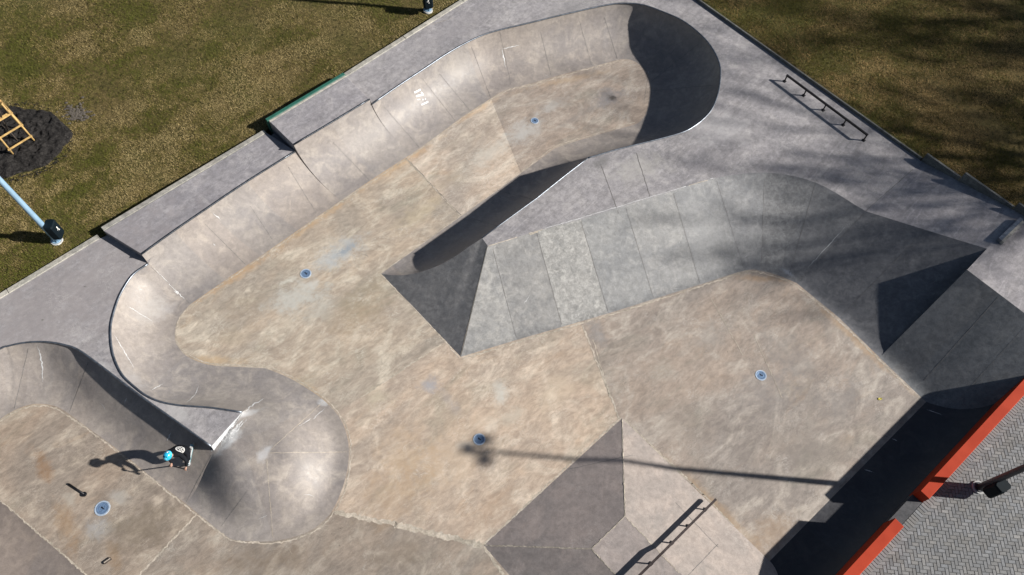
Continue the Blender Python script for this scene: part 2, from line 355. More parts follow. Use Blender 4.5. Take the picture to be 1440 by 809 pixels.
# ------------------------------------------------------------------ heights
D1, D2 = DL+.27, DL+.60
PZ = .90          # brick plaza
ZT = 2.00         # rear platform beyond the rising deck
fo, fd = P(1217, 297, D), P(1285, 238, D); kk = P(1388, 350, ZT)
RPN = (fd-fo).cross(kk-fo).normalized()
def PR(px, py): return Pl(px, py, fo, RPN)        # on the rising deck

# ------------------------------------------------------------------ FLOOR (slabs cut along the pour joints)
J = {1: ((570, 222), (647, 303)), 2: ((505, 560), (620, 485)), 3: ((818, 458), (870, 588)), 4: ((470, 720), (680, 767)), 5: ((277, 722), (195, 809)), 6: ((97, 505), (300, 640))}
bm = bmesh.new(); bmesh.ops.create_grid(bm, x_segments=1, y_segments=1, size=45)
for a, b in J.values():
    A, B = P(*a), P(*b); n = Vector((-(B-A).y, (B-A).x, 0))
    bmesh.ops.bisect_plane(bm, geom=bm.verts[:]+bm.edges[:]+bm.faces[:], plane_co=A, plane_no=n)
def side(k, p):
    A, B = P(*J[k][0]), P(*J[k][1]); return (B.x-A.x)*(p.y-A.y)-(B.y-A.y)*(p.x-A.x)
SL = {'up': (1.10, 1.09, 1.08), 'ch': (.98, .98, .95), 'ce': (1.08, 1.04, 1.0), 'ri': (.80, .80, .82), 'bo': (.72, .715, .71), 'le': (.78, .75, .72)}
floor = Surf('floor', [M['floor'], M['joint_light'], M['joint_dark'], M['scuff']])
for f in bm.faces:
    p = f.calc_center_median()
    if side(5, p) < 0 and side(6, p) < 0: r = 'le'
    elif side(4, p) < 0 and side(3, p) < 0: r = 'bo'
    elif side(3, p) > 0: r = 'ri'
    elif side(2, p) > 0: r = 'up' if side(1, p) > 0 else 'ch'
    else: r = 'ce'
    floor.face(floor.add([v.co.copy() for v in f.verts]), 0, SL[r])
bm.free()

# ------------------------------------------------------------------ MAIN BOWL quarter pipe
QM = [M['quarter'], M['joint_dark'], M['scuff'], M['joint_light']]
q1 = Surf('quarter_wall', QM)
a1 = [((373, 518), (340, 580)), ((333, 516), (300, 574)), ((310, 515), (275, 572)), ((293, 513), (250, 570)), ((280, 509), (225, 565)),
      ((270, 505), (205, 556)), ((260, 499), (187, 542)), ((252, 490), (172, 527)), ((247, 480), (162, 507)), ((246, 470), (157, 487)),
      ((247, 461), (156, 460)), ((250, 452), (161, 437)), ((255, 443), (170, 413)), ((262, 434), (187, 387)), ((268, 428), (209, 371))]
pr = [(P(*a), P(*b, DL)) for a, b in a1]; tn = []
for k in panel_tones(5, .05): tn += [k]*3
rows1, c1 = loft(q1, pr, 4, tones=tn)
pr = [(P(268, 428), P(199, 358, D1)), (P(317, 394), P(245, 325, D1)), (P(367, 360), P(292, 293, D1)), (P(419, 324), P(347, 256, D1)), (P(480, 282), P(416, 213, D1))]
rows2, c2 = loft(q1, pr, 4, tones=panel_tones(4, .05))
pr = [(P(480, 282), P(413, 204, D2)), (P(530, 248), P(467, 172, D2)), (P(580, 216), P(520, 140, D2))]
rows3, c3 = loft(q1, pr, 4, tones=panel_tones(2, .05))
a2 = [((580, 216), (523, 147)), ((612, 193), (562, 120)), ((647, 167), (600, 95)), ((668, 153), (627, 77)), ((688, 140), (657, 60)), ((708, 128), (690, 46)),
      ((747, 117), (747, 32)), ((797, 103), (792, 21)), ((847, 90), (853, 7.5)), ((862, 86), (880, 5)), ((877, 83), (905, 7.5)), ((889, 85), (932, 17)),
      ((898, 90), (959, 29)), ((906, 97), (983, 47)), ((911, 104), (1000, 66)), ((914, 112), (1011, 88)), ((915, 122), (1013, 106)),
      ((914, 134), (1010, 130)), ((912, 146), (1002, 152)), ((909, 158), (990, 167)), ((902, 169), (973, 180)), ((893, 175), (957, 187.5)),
      ((868, 182), (927, 196)), ((830, 193), (870, 210)), ((803, 201), (843, 218)), ((780, 209), (827, 222.5))]
pr = [(P(*a), P(*b, D)) for a, b in a2]; tn = []
for k in panel_tones(14, .06): tn += [k]*2
rows4, c4 = loft(q1, pr, 4, tones=tn, keep=(25,))
# vertical ends of the raised sections
q1.grid([rows2[0], rows1[-1]]); q1.grid([rows3[0], rows2[-1]]); q1.grid([rows4[0], rows3[-1]])

# ------------------------------------------------------------------ LEFT BOWL quarter pipe
q2 = Surf('quarter_pipe', QM)
a3 = [((-130, 720), (-130, 590)), ((-60, 640), (-62, 522)), ((0, 590), (0, 491)), ((15, 580), (12, 487)), ((32, 572), (30, 483)), ((50, 568), (50, 481)), ((67, 569), (70, 481.5)), ((82, 573), (90, 485)),
      ((97, 582), (110, 492)), ((120, 599), (137, 511)), ((170, 636), (195, 555)), ((220, 677), (250, 594)), ((262, 709), (297, 628))]
drops = [0, 0, 0, 0, 0, 0, 0, .01, .07, .16, .25, .28, .28]      # height of the plumb lip above the curve, growing towards the tip
rowsL, cLow = loft(q2, [(P(*a), P(*b, DL)-Vector((0, 0, d_))) for (a, b), d_ in zip(a3, drops)], 5, lambda u: ('arc-bank', max(0., min(1., (u-5.5)/3.5))), tones=panel_tones(12, .05))
cL = [Vector((p.x, p.y, DL)) for p in cLow]
i0_ = next(i for i, p in enumerate(cLow) if p.z < DL-.004)-1
q2.grid([[p.copy() for p in cLow[i0_:]], [p.copy() for p in cL[i0_:]]], 0)

# ------------------------------------------------------------------ MOUND between the two bowls
mo = Surf('rounded_hip', [M['quarter'], M['joint_dark'], M['scuff'], M['joint_light']])
zl, zr = DL-.30, DL-.09
am = [((262, 709), (293.8, 643), zl), ((290, 732), (306, 648), .80), ((323, 757), (322, 650), .86), ((350, 761), (338, 650), .88), ((383, 761), (353, 648), .86), ((417, 754), (363, 646), .84), ((443, 742), (370, 643), .82),
      ((466, 720), (376, 640), .81), ((482, 685), (380, 636), .81), ((490, 650), (381, 632), .81), ((489, 618), (380, 627), .81), ((478, 588), (377, 620), .81), ((455, 563), (371, 611), .82), ((430, 545), (363, 602), .84),
      ((403, 530), (353, 593), .86), ((373, 518), (343, 583), zr)]
Bm = catmull([P(*a) for a, b, z in am], 5); Tm = catmull([P(*b, z) for a, b, z in am], 5)
def trunc(row, z):          # the part of a neighbouring section below height z, resampled
    q = [p for p in row if p.z < z]; a, b = row[len(q)-1], row[min(len(q), len(row)-1)]
    if b.z > a.z: q.append(a.lerp(b, (z-a.z)/(b.z-a.z)))
    out = []
    for j in range(17):
        u = j/16*(len(q)-1); k = min(int(u), len(q)-2); out.append(q[k].lerp(q[k+1], u-k))
    return out
rm = []
for i, (a, b) in enumerate(zip(Bm, Tm)):
    k = max(0., min(1., min(i, len(Bm)-1-i)/11))
    A1, A2 = section(a, b, 16, 'arc'), section(a, b, 16, 'roll'); rm.append([p.lerp(q, k) for p, q in zip(A1, A2)])
rm[0] = trunc(rowsL[-1], zl); rm[-1] = trunc(rows1[0], zr)
for it in range(60):
    o = [[p.copy() for p in r] for r in rm]
    for i in range(1, len(rm)-1):
        for j in range(1, 17): rm[i][j] = o[i][j]*.6+(o[i-1][j]+o[i+1][j])*.2
cm = [r[-1] for r in rm]; mt = []
for k in panel_tones(4, .05): mt += [k]*20
ctr = P(322, 613, .82); full = [r+[r[-1].lerp(ctr, k/6) for k in range(1, 7)] for r in rm]
for it in range(12):         # let the crown of the mound flow into its sides
    o = [[p.copy() for p in r] for r in full]; n_ = len(full)
    for i in range(1, n_-1):
        for j in range(9, 22): full[i][j] = o[i][j]*.4+(o[i-1][j]+o[i+1][j]+o[i][j-1]+o[i][j+1])*.15
mo.grid(full, 0, [mt[min(79, i)] for i in range(len(full)-1)])
ta, tb, tc = P(297, 628, DL), P(318.5, 604, DL), P(340, 580, DL)
top_ = [ta.lerp(tc, k/6) for k in range(7)]
low_ = [cm[0].lerp(cm[-1], k/6) for k in range(7)]
mo.grid([top_, low_], 2, [(.92, .94, .97)]*6, False)  # white scuffs on the drop face, its sunlit brightness painted in as well
und = [p+Vector((0, 0, -.5)) for p in low_]; mo.grid([low_, und], 0, None, False)
fill = full[0][17:]; 
bot = [cm[0]]+[full[0][j] for j in range(17, 23)]; bot2 = [cm[-1]]+[full[-1][j] for j in range(17, 23)]
mo.grid([[low_[0].lerp(low_[-1], k/12) for k in range(13)], [(bot[min(6, k)] if k <= 6 else bot2[12-k]) for k in range(13)]], 0)
mo.fan([cm[0], ta, rowsL[-1][-1]])

# ------------------------------------------------------------------ near-left ramp (runs out of frame)
q4 = Surf('quarter_pipe', QM)
a4 = [((-110, 690), (-230, 790)), ((-40, 690), (-120, 800)), ((0, 705), (-60, 815)), ((60, 757), (-5, 860)), ((120, 809), (60, 915)), ((190, 870), (130, 980)), ((260, 935), (200, 1045))]
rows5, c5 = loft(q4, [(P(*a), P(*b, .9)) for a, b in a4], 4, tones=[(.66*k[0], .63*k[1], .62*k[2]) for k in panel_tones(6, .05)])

# ------------------------------------------------------------------ HIP ISLAND: channel wall, end face, bank
hw = Surf('wall', QM)
b0, b1 = P(536, 385), P(735, 242); bd = (b1-b0).normalized()
cornr = P(678, 335, D); fz = b0+bd*(cornr-b0).dot(bd); wC = (cornr-fz).length; wC = Vector((cornr.x-fz.x, cornr.y-fz.y)).length
RQ = (wC*wC+D*D)/(2*D)
hip = []
rt = P(686, 346, D); br = P(648, 502); epn = (br-b0).cross(rt-b0).normalized()
for (x, y) in ((536, 385), (552, 387), (569, 387), (587, 384), (605, 378), (618, 373), (631, 366), (645, 357.5), (658, 348), (668, 341.5)):
    hip.append(Pl(x, y, b0, epn))
hip.append(cornr)
pr = [(b0+bd*(h-b0).dot(bd) if i else b0, h) for i, h in enumerate(hip)]
for i, (b, h) in enumerate(pr): b.z = 0
tp = [((698, 269), (755, 279)), ((735, 242), (795, 247)), ((780, 209), (827, 222.5))]
pr2 = pr+[(P(*a), P(*b, D)) for a, b in tp]
rows6, c6 = loft(hw, pr2, 3, keep=(0, 10, 11, 12, 13), tones=panel_tones(13, .02))
ef = Surf('end_face', [M['bank'], M['joint_dark'], M['scuff'], M['joint_light']])
topc = c6[:31]; nT = len(topc)
rowse = []
for i in range(nT+6):
    tpnt = topc[i] if i < nT else cornr.lerp(rt, (i-nT+1)/6)
    bpt = b0.lerp(br, i/(nT+5)); rowse.append([bpt.lerp(tpnt, (j/8)) for j in range(9)])
ef.grid(rowse, 0, [(.86, .85, .85)]*(len(rowse)-1), True)
ba = Surf('bank', [M['bank'], M['joint_dark'], M['scuff'], M['joint_light'], M['rough']])
ab = [((648, 502), P(686, 346, D)), ((727, 478), P(696, 342.5, D)), ((790, 460), P(755, 325, D)), ((855, 441), P(817, 308.5, D)), ((920, 420.5), P(880, 289, D)), ((985, 400), P(947, 268.5, D)),
      ((1047, 380.5), P(1003, 251, D)), ((1070, 381), P(1077, 243, D)), ((1093, 387), P(1147, 257, D)), ((1120, 398), P(1217, 297, D)), ((1180, 447), PR(1300, 323)), ((1237, 503), kk)]
bt = [(1.14, 1.13, 1.1), (1.0, .99, .97), (1.2, 1.19, 1.15), (.97, .98, .98), (1.05, 1.05, 1.04), (.96, .97, .98), (.92, .93, .95), (.8, .81, .83), (.72, .73, .76), (.60, .61, .65), (.57, .58, .62)]  # panel tones; right-hand panels turned from the sun have shade put into them
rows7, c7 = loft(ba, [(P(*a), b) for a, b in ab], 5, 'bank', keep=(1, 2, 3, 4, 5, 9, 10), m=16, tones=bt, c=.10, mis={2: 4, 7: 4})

# ------------------------------------------------------------------ REAR BANK beside the plaza wall
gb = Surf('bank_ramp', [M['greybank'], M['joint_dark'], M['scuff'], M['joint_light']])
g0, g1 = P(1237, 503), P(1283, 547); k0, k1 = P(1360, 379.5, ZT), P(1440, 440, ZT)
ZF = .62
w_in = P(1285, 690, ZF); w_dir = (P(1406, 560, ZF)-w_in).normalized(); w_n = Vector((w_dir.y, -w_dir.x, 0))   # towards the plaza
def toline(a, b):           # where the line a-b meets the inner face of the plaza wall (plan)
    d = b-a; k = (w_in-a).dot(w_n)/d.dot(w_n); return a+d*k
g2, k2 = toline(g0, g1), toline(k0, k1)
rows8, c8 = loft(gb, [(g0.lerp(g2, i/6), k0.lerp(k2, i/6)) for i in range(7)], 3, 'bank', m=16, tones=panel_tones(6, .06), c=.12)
# side cheek of the rear bank above the neighbouring bank
lo = rows7[-1]; hi = rows8[0]
ck = []
for j in range(17): ck.append(lo[j].copy())
gb.grid([[Vector((p.x, p.y, p.z)) for p in hi], [Vector((p.x, p.y, -.01)) for p in hi]], 0, None, False)
gb.quad([k0, kk, Vector((kk.x, kk.y, -.01)), Vector((k0.x, k0.y, -.01))])

# ------------------------------------------------------------------ PLAZA-SIDE quarter pipe (dark, in the shade of the wall)
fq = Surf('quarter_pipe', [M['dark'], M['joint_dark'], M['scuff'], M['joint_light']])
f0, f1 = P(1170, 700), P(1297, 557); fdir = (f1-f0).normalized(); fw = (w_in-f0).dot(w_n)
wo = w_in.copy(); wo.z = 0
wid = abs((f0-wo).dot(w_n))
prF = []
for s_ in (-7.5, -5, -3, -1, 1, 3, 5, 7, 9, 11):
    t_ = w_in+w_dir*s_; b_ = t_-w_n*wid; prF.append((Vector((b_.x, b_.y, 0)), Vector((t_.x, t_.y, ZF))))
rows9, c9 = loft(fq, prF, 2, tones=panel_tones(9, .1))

# ------------------------------------------------------------------ FUNBOX at the bottom
PH = .72
fb = Surf('funbox', [M['funbox'], M['joint_dark'], M['joint_light'], M['scuff']])
pn, pw = P(875, 588), P(680, 767); pa, pb = P(879, 726, PH), P(832, 772, PH)
le = (P(1073, 780)-pn).normalized(); LL = 9.0
pe, ps = pn+le*LL, pw+le*LL; qa, qb = pa+le*(LL-4), pb+le*(LL-4)
def face4(s, a, b, c_, d, tone):
    n = 10
    s.grid([[a.lerp(b, j/n).lerp(d.lerp(c_, j/n), i/8) for j in range(n+1)] for i in range(9)], 0, [tone]*8, False)
face4(fb, pn, pw, pb, pa, (.98, .96, .97)); face4(fb, pw, ps, qb, pb, (.86, .85, .86)); face4(fb, pe, pn, pa, qa, (1.08, 1.06, 1.03)); face4(fb, ps, pe, qa, qb, (1, 1, 1))
face4(fb, pa, pb, qb, qa, (.95, .94, .95))

# ------------------------------------------------------------------ DECKS
def line2(a, b, c_, d):
    r, s_ = b-a, d-c_; k = ((c_-a).x*s_.y-(c_-a).y*s_.x)/(r.x*s_.y-r.y*s_.x); return a+r*k
dl0, dl1 = P(497, 102, D), P(658, 0, D); dr0, dr1 = P(980, 2, D), P(1272, 210, D)
ldir, rdir = (dl1-dl0).normalized(), (dr1-dr0).normalized()
la0, pA = P(0, 421, DL), P(141, 335.5, DL); adir = (pA-la0).normalized()
cor = line2(dl0, dl1, dr0, dr1)
far_l = la0-adir*9
deck = Surf('deck', [M['deck'], M['joint_dark'], M['joint_light'], M['scuff']])
def dz(p, z=D): return Vector((p.x, p.y, z))
kdir = (kk-k0).normalized()                                           # upper fold of the rising deck
foldR = line2(fo, fd, dr0, dr1); kR = line2(k0, kk, dr0, dr1); kR.z = ZT
far_r = line2(dr0, dr1, w_in, w_in+w_dir)
outl = [dz(p) for p in c3[-3:]]+[dz(p) for p in c4]
outl += [dz(p) for p in reversed(c6[30:-1])] + [rt]
outl += [p for p in c7[5:46]]                                         # along the bank lip to the fold
outl += [foldR, cor, dz(dl0-ldir*.7)]
cl = []
for p in outl:
    if not cl or (p-cl[-1]).length > 1e-3: cl.append(p)
deck.poly(cl)
lowd = [dz(p, DL) for p in c1]+[dz(p, DL) for p in c2[1:]]+[dz(p, DL) for p in c3[1:-2]]+[dz(P(478, 112, D2), DL), dz(P(380, 171.7, D2), DL), dz(P(146, 325, D1), DL), pA, far_l, P(-330, 560, DL)]+[p.copy() for p in cL]+[tb]
cl = []
for p in lowd:
    if not cl or (p-cl[-1]).length > 1e-3: cl.append(p)
deck.poly(cl)
deck.poly([p.copy() for p in c7[45:51]]+[PR(1340, 335.5) if False else c7[51].copy()]+[c7[k].copy() for k in range(52, 56)]+[kk+(kR-kk)*.5, kR, foldR], 0, (.98, .98, 1.0))
deck.poly([kk, kk.lerp(k0, .5), k0]+[k0.lerp(k2, i/3) for i in range(1, 4)]+[dz(far_r, ZT), kR], 0, (1.0, .99, 1.0))
deck.quad([dz(k2, ZT), dz(far_r, ZT), dz(far_r, -.02), dz(k2, -.02)])   # retaining face towards the plaza

# ------------------------------------------------------------------ surface lookup for joints, scrapes and fittings
solids = [floor, q1, q2, mo, q4, hw, ef, ba, gb, fq, fb, deck]
vv, ff, own = [], [], []
for s_ in solids:
    o = len(vv); vv += s_.v; ff += [tuple(i+o for i in f) for f in s_.f]; own += [s_]*len(s_.f)
bvh = BVHTree.FromPolygons(vv, ff)
def hit(px, py):
    l_, n_, i_, d_ = bvh.ray_cast(CAM, ray(px, py).normalized())
    if l_ is None: return None
    if n_.z < 0: n_ = -n_
    return l_, n_, own[i_]
def mark(pix, w, mi, step=4, taper=False, jit=.35, smooth=False, tone=(1, 1, 1), only=None, lift=.004, wob=.4):
    """lay a strip over whatever concrete lies along a path"""
    pts = [Vector((x, y, 0)) for x, y in pix]
    if smooth: pts = catmull(pts, 6)
    seq = []
    for a, b in zip(pts[:-1], pts[1:]):
        n = max(1, int((b-a).length/step))
        for k in range(n): seq.append(a.lerp(b, k/n))
    seq.append(pts[-1]); runs = []; cur = None
    for q in seq:
        h = hit(q.x+random.uniform(-wob, wob), q.y+random.uniform(-wob, wob))
        if h is None: continue
        if only is not None and h[2] is not only: continue
        if cur is None or cur[0] is not h[2]: cur = [h[2], [], []]; runs.append(cur)
        cur[1].append(h[0]); cur[2].append(h[1])
    for s_, a, b in runs: s_.ribbon(a, b, w, mi, lift, jit, tone, taper)
# floor pour joints
def fj(a, b, w=.05, mi=1, only=floor): mark([a, b], w, mi, 3, jit=.6, only=only, wob=.7)
for (a, b) in (((571, 223), (647, 303)),): fj(a, b, .045); fj((a[0]+2, a[1]+1), (b[0]+1, b[1]), .02, 2)
fj((507, 559), (621, 484), .05); fj((819, 458), (871, 589), .05); fj((872, 590), (1000, 705), .03); fj((276, 724), (193, 812), .05)
fj((470, 720), (560, 738), .13); fj((555, 737), (681, 768), .16)
fj((681, 769), (708, 809), .08); fj((834, 478), (858, 560), .03, 1)
fj((1060, 470), (1100, 560), .02, 1); fj((1000, 420), (1045, 500), .02, 1)
# weathered pale edge where ramps meet the floor
def edge(pairs, w=.05): 
    mark(pairs, w*.75, 1, 2.2, jit=.95, smooth=True, only=floor, wob=.8)
edge([(537, 388), (590, 440), (646, 504)], .05); edge([(650, 505), (727, 482), (855, 444), (985, 403), (1047, 383), (1070, 384), (1092, 390), (1118, 402), (1178, 450), (1235, 505), (1280, 548)], .06)
edge([(873, 588), (780, 673), (679, 768)], .06); edge([(877, 590), (975, 682), (1072, 783)], .05)
edge([(324, 760), (350, 763), (384, 764), (419, 757), (446, 745), (467, 724), (485, 690), (493, 645), (492, 615), (481, 588), (458, 561), (430, 542), (404, 527), (372, 515), (300, 512), (262, 497), (248, 476), (253, 447), (284, 419), (368, 362), (481, 283), (581, 217), (648, 168), (710, 129), (750, 119), (850, 91), (878, 85)], .05)
edge([(0, 593), (32, 574.5), (67, 572), (96, 585), (170, 639), (260, 711), (322, 759)], .05); edge([(0, 704), (60, 755), (122, 809)], .05)
edge([(537, 384), (640, 310), (735, 241), (780, 207), (830, 191), (893, 172)], .03)
# joints across the ramps
DJ = lambda *p, w=.012, mi=1: mark(list(p), w*random.uniform(.7, 1.3), mi, 3.5, jit=.6, wob=.2)
for u in (4, 8, 12, 20, 24): pass
for p in (((213, 376), (266, 426)), ((288, 315), (345, 372)), ((352, 290), (383, 337)), ((405, 235), (445, 300)), ((468, 200), (520, 254)), ((540, 150), (590, 208)),
          ((595, 112), (640, 170)), ((618, 104), (662, 157)), ((663, 66), (690, 138)), ((703, 45), (719, 122)), ((760, 45), (775, 107)), ((815, 30), (832, 92)), ((850, 25), (868, 83)),
          ((985, 60), (912, 118)), ((1003, 120), (916, 128)), ((124, 510), (98, 579)), ((297, 640), (262, 706)), ((40, 490), (20, 575)),
          ((348, 690), (311, 740)), ((693, 350), (726, 475)), ((755, 328), (790, 457)), ((817, 311), (855, 438)), ((880, 292), (919, 419)),
          ((947, 272), (984, 398)), ((1008, 255), (1046, 378)), ((1075, 248), (1070, 380)), ((1146, 260), (1110, 385)), ((1215, 300), (1122, 397)), ((1300, 325), (1181, 446)),
          ((1405, 417), (1300, 535)), ((1440, 462), (1350, 560)), ((758, 283), (700, 268)), ((700, 318), (655, 305)), ((1217, 297), (1284, 238)), ((1010, 765), (965, 812)), ((1010, 770), (950, 707)), ((890, 640), (800, 660))): DJ(*p)
for p in (((375, 645), (384, 757)), ((380, 637), (488, 636)), ((379, 634), (455, 565)), ((875, 590), (879, 726)), ((879, 726), (832, 772)), ((681, 767), (832, 772)), ((879, 726), (955, 806)), ((832, 772), (866, 809))):
    mark(list(p), .013 if p[0][0] < 500 else .03, 3 if p[0][0] < 500 else 2, 3, jit=.7, wob=.4)
mark([(648, 500), (685, 348)], .02, 3, 3); mark([(687, 346), (755, 325), (1003, 251)], .022, 3, 4)
mark([(845, 232), (870, 300)], .02, 1, 4); mark([(895, 215), (915, 280)], .02, 1, 4); mark([(745, 330), (757, 326)], .04, 3)
# white scrapes
for p, w in ((((706, 68), (711, 95)), .05), (((706, 69), (732, 63)), .035), (((213, 374), (236, 398)), .03), (((236, 398), (260, 421)), .05), (((245, 409), (250, 414)), .07), (((300, 343), (303, 345)), .05),
             (((52, 486), (57, 500), (60, 520), (60, 538)), .06), (((279, 542), (276, 553), (262, 567)), .035), (((230, 540), (213, 549)), .03), (((175, 567), (178, 560)), .03), (((240, 608), (235, 621)), .04),
             (((440, 590), (458, 573)), .025), (((420, 600), (438, 588)), .02), (((300, 300), (310, 309)), .04), (((1135, 378), (1190, 318)), .025), (((160, 470), (190, 520)), .03), (((178, 430), (215, 452)), .03),
             (((588, 40), (640, 25)), .02), (((735, 430), (745, 415)), .02), (((905, 150), (912, 100)), .02)):
    mark(list(p), w*.7, 2, 2, True, .8, wob=.6)
for p in (((1240, 612), (1262, 620)), ((1303, 576), (1326, 584)), ((1215, 660), (1228, 664)), ((1262, 590), (1268, 592))): mark(list(p), .018, 2, 2, True, .7)
for _ in range(18):       # light board slides along the curved walls and banks
    x, y = random.choice([(random.uniform(170, 560), random.uniform(200, 520)), (random.uniform(560, 900), random.uniform(20, 170)), (random.uniform(350, 480), random.uniform(560, 740)), (random.uniform(700, 1150), random.uniform(260, 440)), (random.uniform(10, 250), random.uniform(500, 640))])
    h = hit(x, y)
    if h and h[2] in (q1, q2, mo, ba):
        an = random.uniform(0, 6.28); L = random.uniform(5, 18); mark([(x, y), (x+L*math.cos(an)*.6, y+L*math.sin(an)*.5), (x+L*math.cos(an+.1), y+L*math.sin(an+.08))], random.uniform(.006, .011), 2, 2, True, .5, True)
for _ in range(30):
    x, y = random.uniform(280, 1250), random.uniform(100, 800); h = hit(x, y)
    if h and h[2] is floor:
        an = random.uniform(0, 6.28); L = random.uniform(4, 16); mark([(x, y), (x+L*math.cos(an)*.6, y+L*math.sin(an)*.5), (x+L*math.cos(an+.15), y+L*math.sin(an+.12))], random.uniform(.007, .014), random.choice((1, 1, 1, 2)), 2, True, .6, True)
def blot(px, py, rx, ry, mi, n=14):
    h = hit(px, py)
    if not h: return
    l_, n_, s_ = h; u = n_.cross(Vector((0, 1, 0))).normalized(); v = n_.cross(u); 
    s_.fan([l_+n_*.004]+[l_+n_*.0042+u*(rx*math.cos(k*6.2832/n)*random.uniform(.6, 1.15))+v*(ry*math.sin(k*6.2832/n)*random.uniform(.6, 1.15)) for k in range(n+1)], mi)

for k in range(9):
    o_ = 1+k*1.1; a_ = random.uniform(0, .5); b_ = random.uniform(.6, 1.0); q0, q1_ = (296+o_*.5, 633+o_*1.1), (339+o_, 582+o_*.6)
    mark([(q0[0]+(q1_[0]-q0[0])*a_, q0[1]+(q1_[1]-q0[1])*a_), (q0[0]+(q1_[0]-q0[0])*b_, q0[1]+(q1_[1]-q0[1])*b_)], random.uniform(.02, .07), 2, 2, True, .8, wob=.9)
mark([(343, 581), (352, 572), (372, 560)], .05, 2, 2, True, .8, wob=.8)
for x, y in ((120, 403), (60, 450)): blot(x, y, .05, .03, 1)

# ------------------------------------------------------------------ build the concrete as things
tag(floor.build(), kind='structure'); tag(deck.build(), kind='structure')
def coping(parent, runs, r=.03, name='coping'):
    s = Surf(name, [M['steel']])
    for c_ in runs: tube(s, [p+Vector((0, 0, .012)) for p in c_], r, 8)
    return s.build(parent)
t1 = empty('quarter_pipe', P(246, 470)); tag(t1, 'long curved quarter pipe with steel lip, along the raised platforms and far bowl end', 'skate ramp')
q1.build(t1); coping(t1, [c1, c2, c3, c4[:]])
t2 = q2.build(); tag(t2, 'curved quarter pipe wall behind the scooter rider, left bowl', 'skate ramp'); coping(t2, [cL])
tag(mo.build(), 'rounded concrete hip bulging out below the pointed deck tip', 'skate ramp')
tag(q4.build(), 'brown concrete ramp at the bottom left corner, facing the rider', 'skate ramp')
t3 = empty('hip_ramp', P(648, 502)); tag(t3, 'grey wedge-shaped hip ramp in the middle with a long panelled bank', 'skate ramp')
hw.build(t3); ef.build(t3); ba.build(t3); coping(t3, [c6[30:]], .022)
tag(gb.build(), 'dark grey bank ramp between the panelled bank and the red wall', 'skate ramp')
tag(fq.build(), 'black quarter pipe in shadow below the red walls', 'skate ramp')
tag(fb.build(), 'low pyramid funbox with flat top, under the kinked rail', 'skate ramp')

# ------------------------------------------------------------------ raised platforms on the deck
def platform(name, label, pts, z0, z1, cop):
    s = Surf(name, [M['deck'], M['joint_dark']]); s.prism([(p.x, p.y) for p in pts], z0, z1-.002, 0, (.95, .95, .97), .01)
    o = s.build(); tag(o, label, 'platform'); coping(o, [cop]); return o
perp = Vector((-ldir.y, ldir.x, 0))
A0, A1, A2, A3 = P(146, 325, D1), P(375, 187, D1), c2[-1], c2[0]
p1 = platform('raised_platform', 'low raised concrete platform beside the grass, one step up from the deck', [A0, A1]+[p+perp*.04 for p in reversed(c2)], DL-.02, D1, c2)
B0, B1, B2, B3 = P(380, 172, D2), P(487, 108, D2), c3[-1], c3[0]
p2 = platform('raised_platform', 'highest concrete platform with a green board along its back edge', [B0, B1]+[p+perp*.04 for p in reversed(c3)], DL-.02, D2, c3)
s = Surf('curb', [M['curb']]); s.prism([(p.x, p.y) for p in (A0+perp*.012, A1+perp*.012, A1+perp*.2, A0+perp*.2)], .5, D1+.01, 0, (.9, .9, .9)); s.build(p1)
s = Surf('curb', [M['curb']]); s.prism([(p.x, p.y) for p in (B0+perp*.012, B1+perp*.012, B1+perp*.085, B0+perp*.085)], .5, D2+.01, 0, (1, 1, 1), .006); s.build(p2)
s = Surf('green_board', [M['green']]); s.prism([(p.x, p.y) for p in (B0+perp*.09-ldir*.05, B1+perp*.09+ldir*.03, B1+perp*.23+ldir*.03, B0+perp*.23-ldir*.05)], .5, D2+.03, 0, (1, 1, 1), .01); s.build(p2)

# ------------------------------------------------------------------ curbs and parapets
def kerb(name, label, cat, a, b, w, z0, z1, mat, out, bev=.015, seg=None):
    d = (b-a); d.z = 0; L = d.length; d.normalize(); sg = seg or L; s = Surf(name, [mat]); x = 0
    while x < L-1e-3:
        y = min(L, x+sg); p0, p1_ = a+d*(x+.004), a+d*(y-.004)
        za = z1 if not isinstance(z1, tuple) else z1[0]
        s.prism([(p.x, p.y) for p in (p0, p1_, p1_+out*w, p0+out*w)], z0, za, 0, random.choice(((1, 1, 1), (.94, .94, .93), (1.05, 1.04, 1.02))), bev); x = y
    o = s.build(); tag(o, label, cat); return o
aperp = Vector((-adir.y, adir.x, 0))
kerb('curb', 'pale concrete curb along the grass by the lowest deck, nearest the left lamp post', 'curb', far_l, pA, .2, .5, DL+.03, M['curb'], aperp, seg=3.1)
k_b = dl0-ldir*.5
kerb('curb', 'pale concrete curb from the green board up towards the far lamp post', 'curb', k_b, cor+ldir*.2, .2, .9, D+.03, M['curb'], perp, seg=3.1)
rout = Vector((-rdir.y, rdir.x, 0))
if rout.y < 0: rout = -rout
kerb('curb', 'dark concrete curb between the right lawn and the deck with the low rail', 'curb', cor, foldR+rdir*-.1, .08, 1.0, D+.11, M['greycurb'], rout, seg=4)
def wedge(label, a, b, zt):
    a, b = (dr0+rdir*(q-dr0).dot(rdir) for q in (a, b)); s = Surf('parapet', [M['greycurb']])
    s.prism([(p.x, p.y) for p in (a, b, b+rout*.09, a+rout*.09)], 1.0, zt, 0, (1, 1, 1)); tag(s.build(), label, 'parapet')
wedge('first concrete parapet step beside the rising deck, right after the dark curb', foldR-rdir*.05, P(1345, 255, 1.75), 1.79)
wedge('middle concrete parapet step at the edge of the right lawn', P(1345.6, 255.5, 1.75), P(1417, 300, 2.0), 2.06)
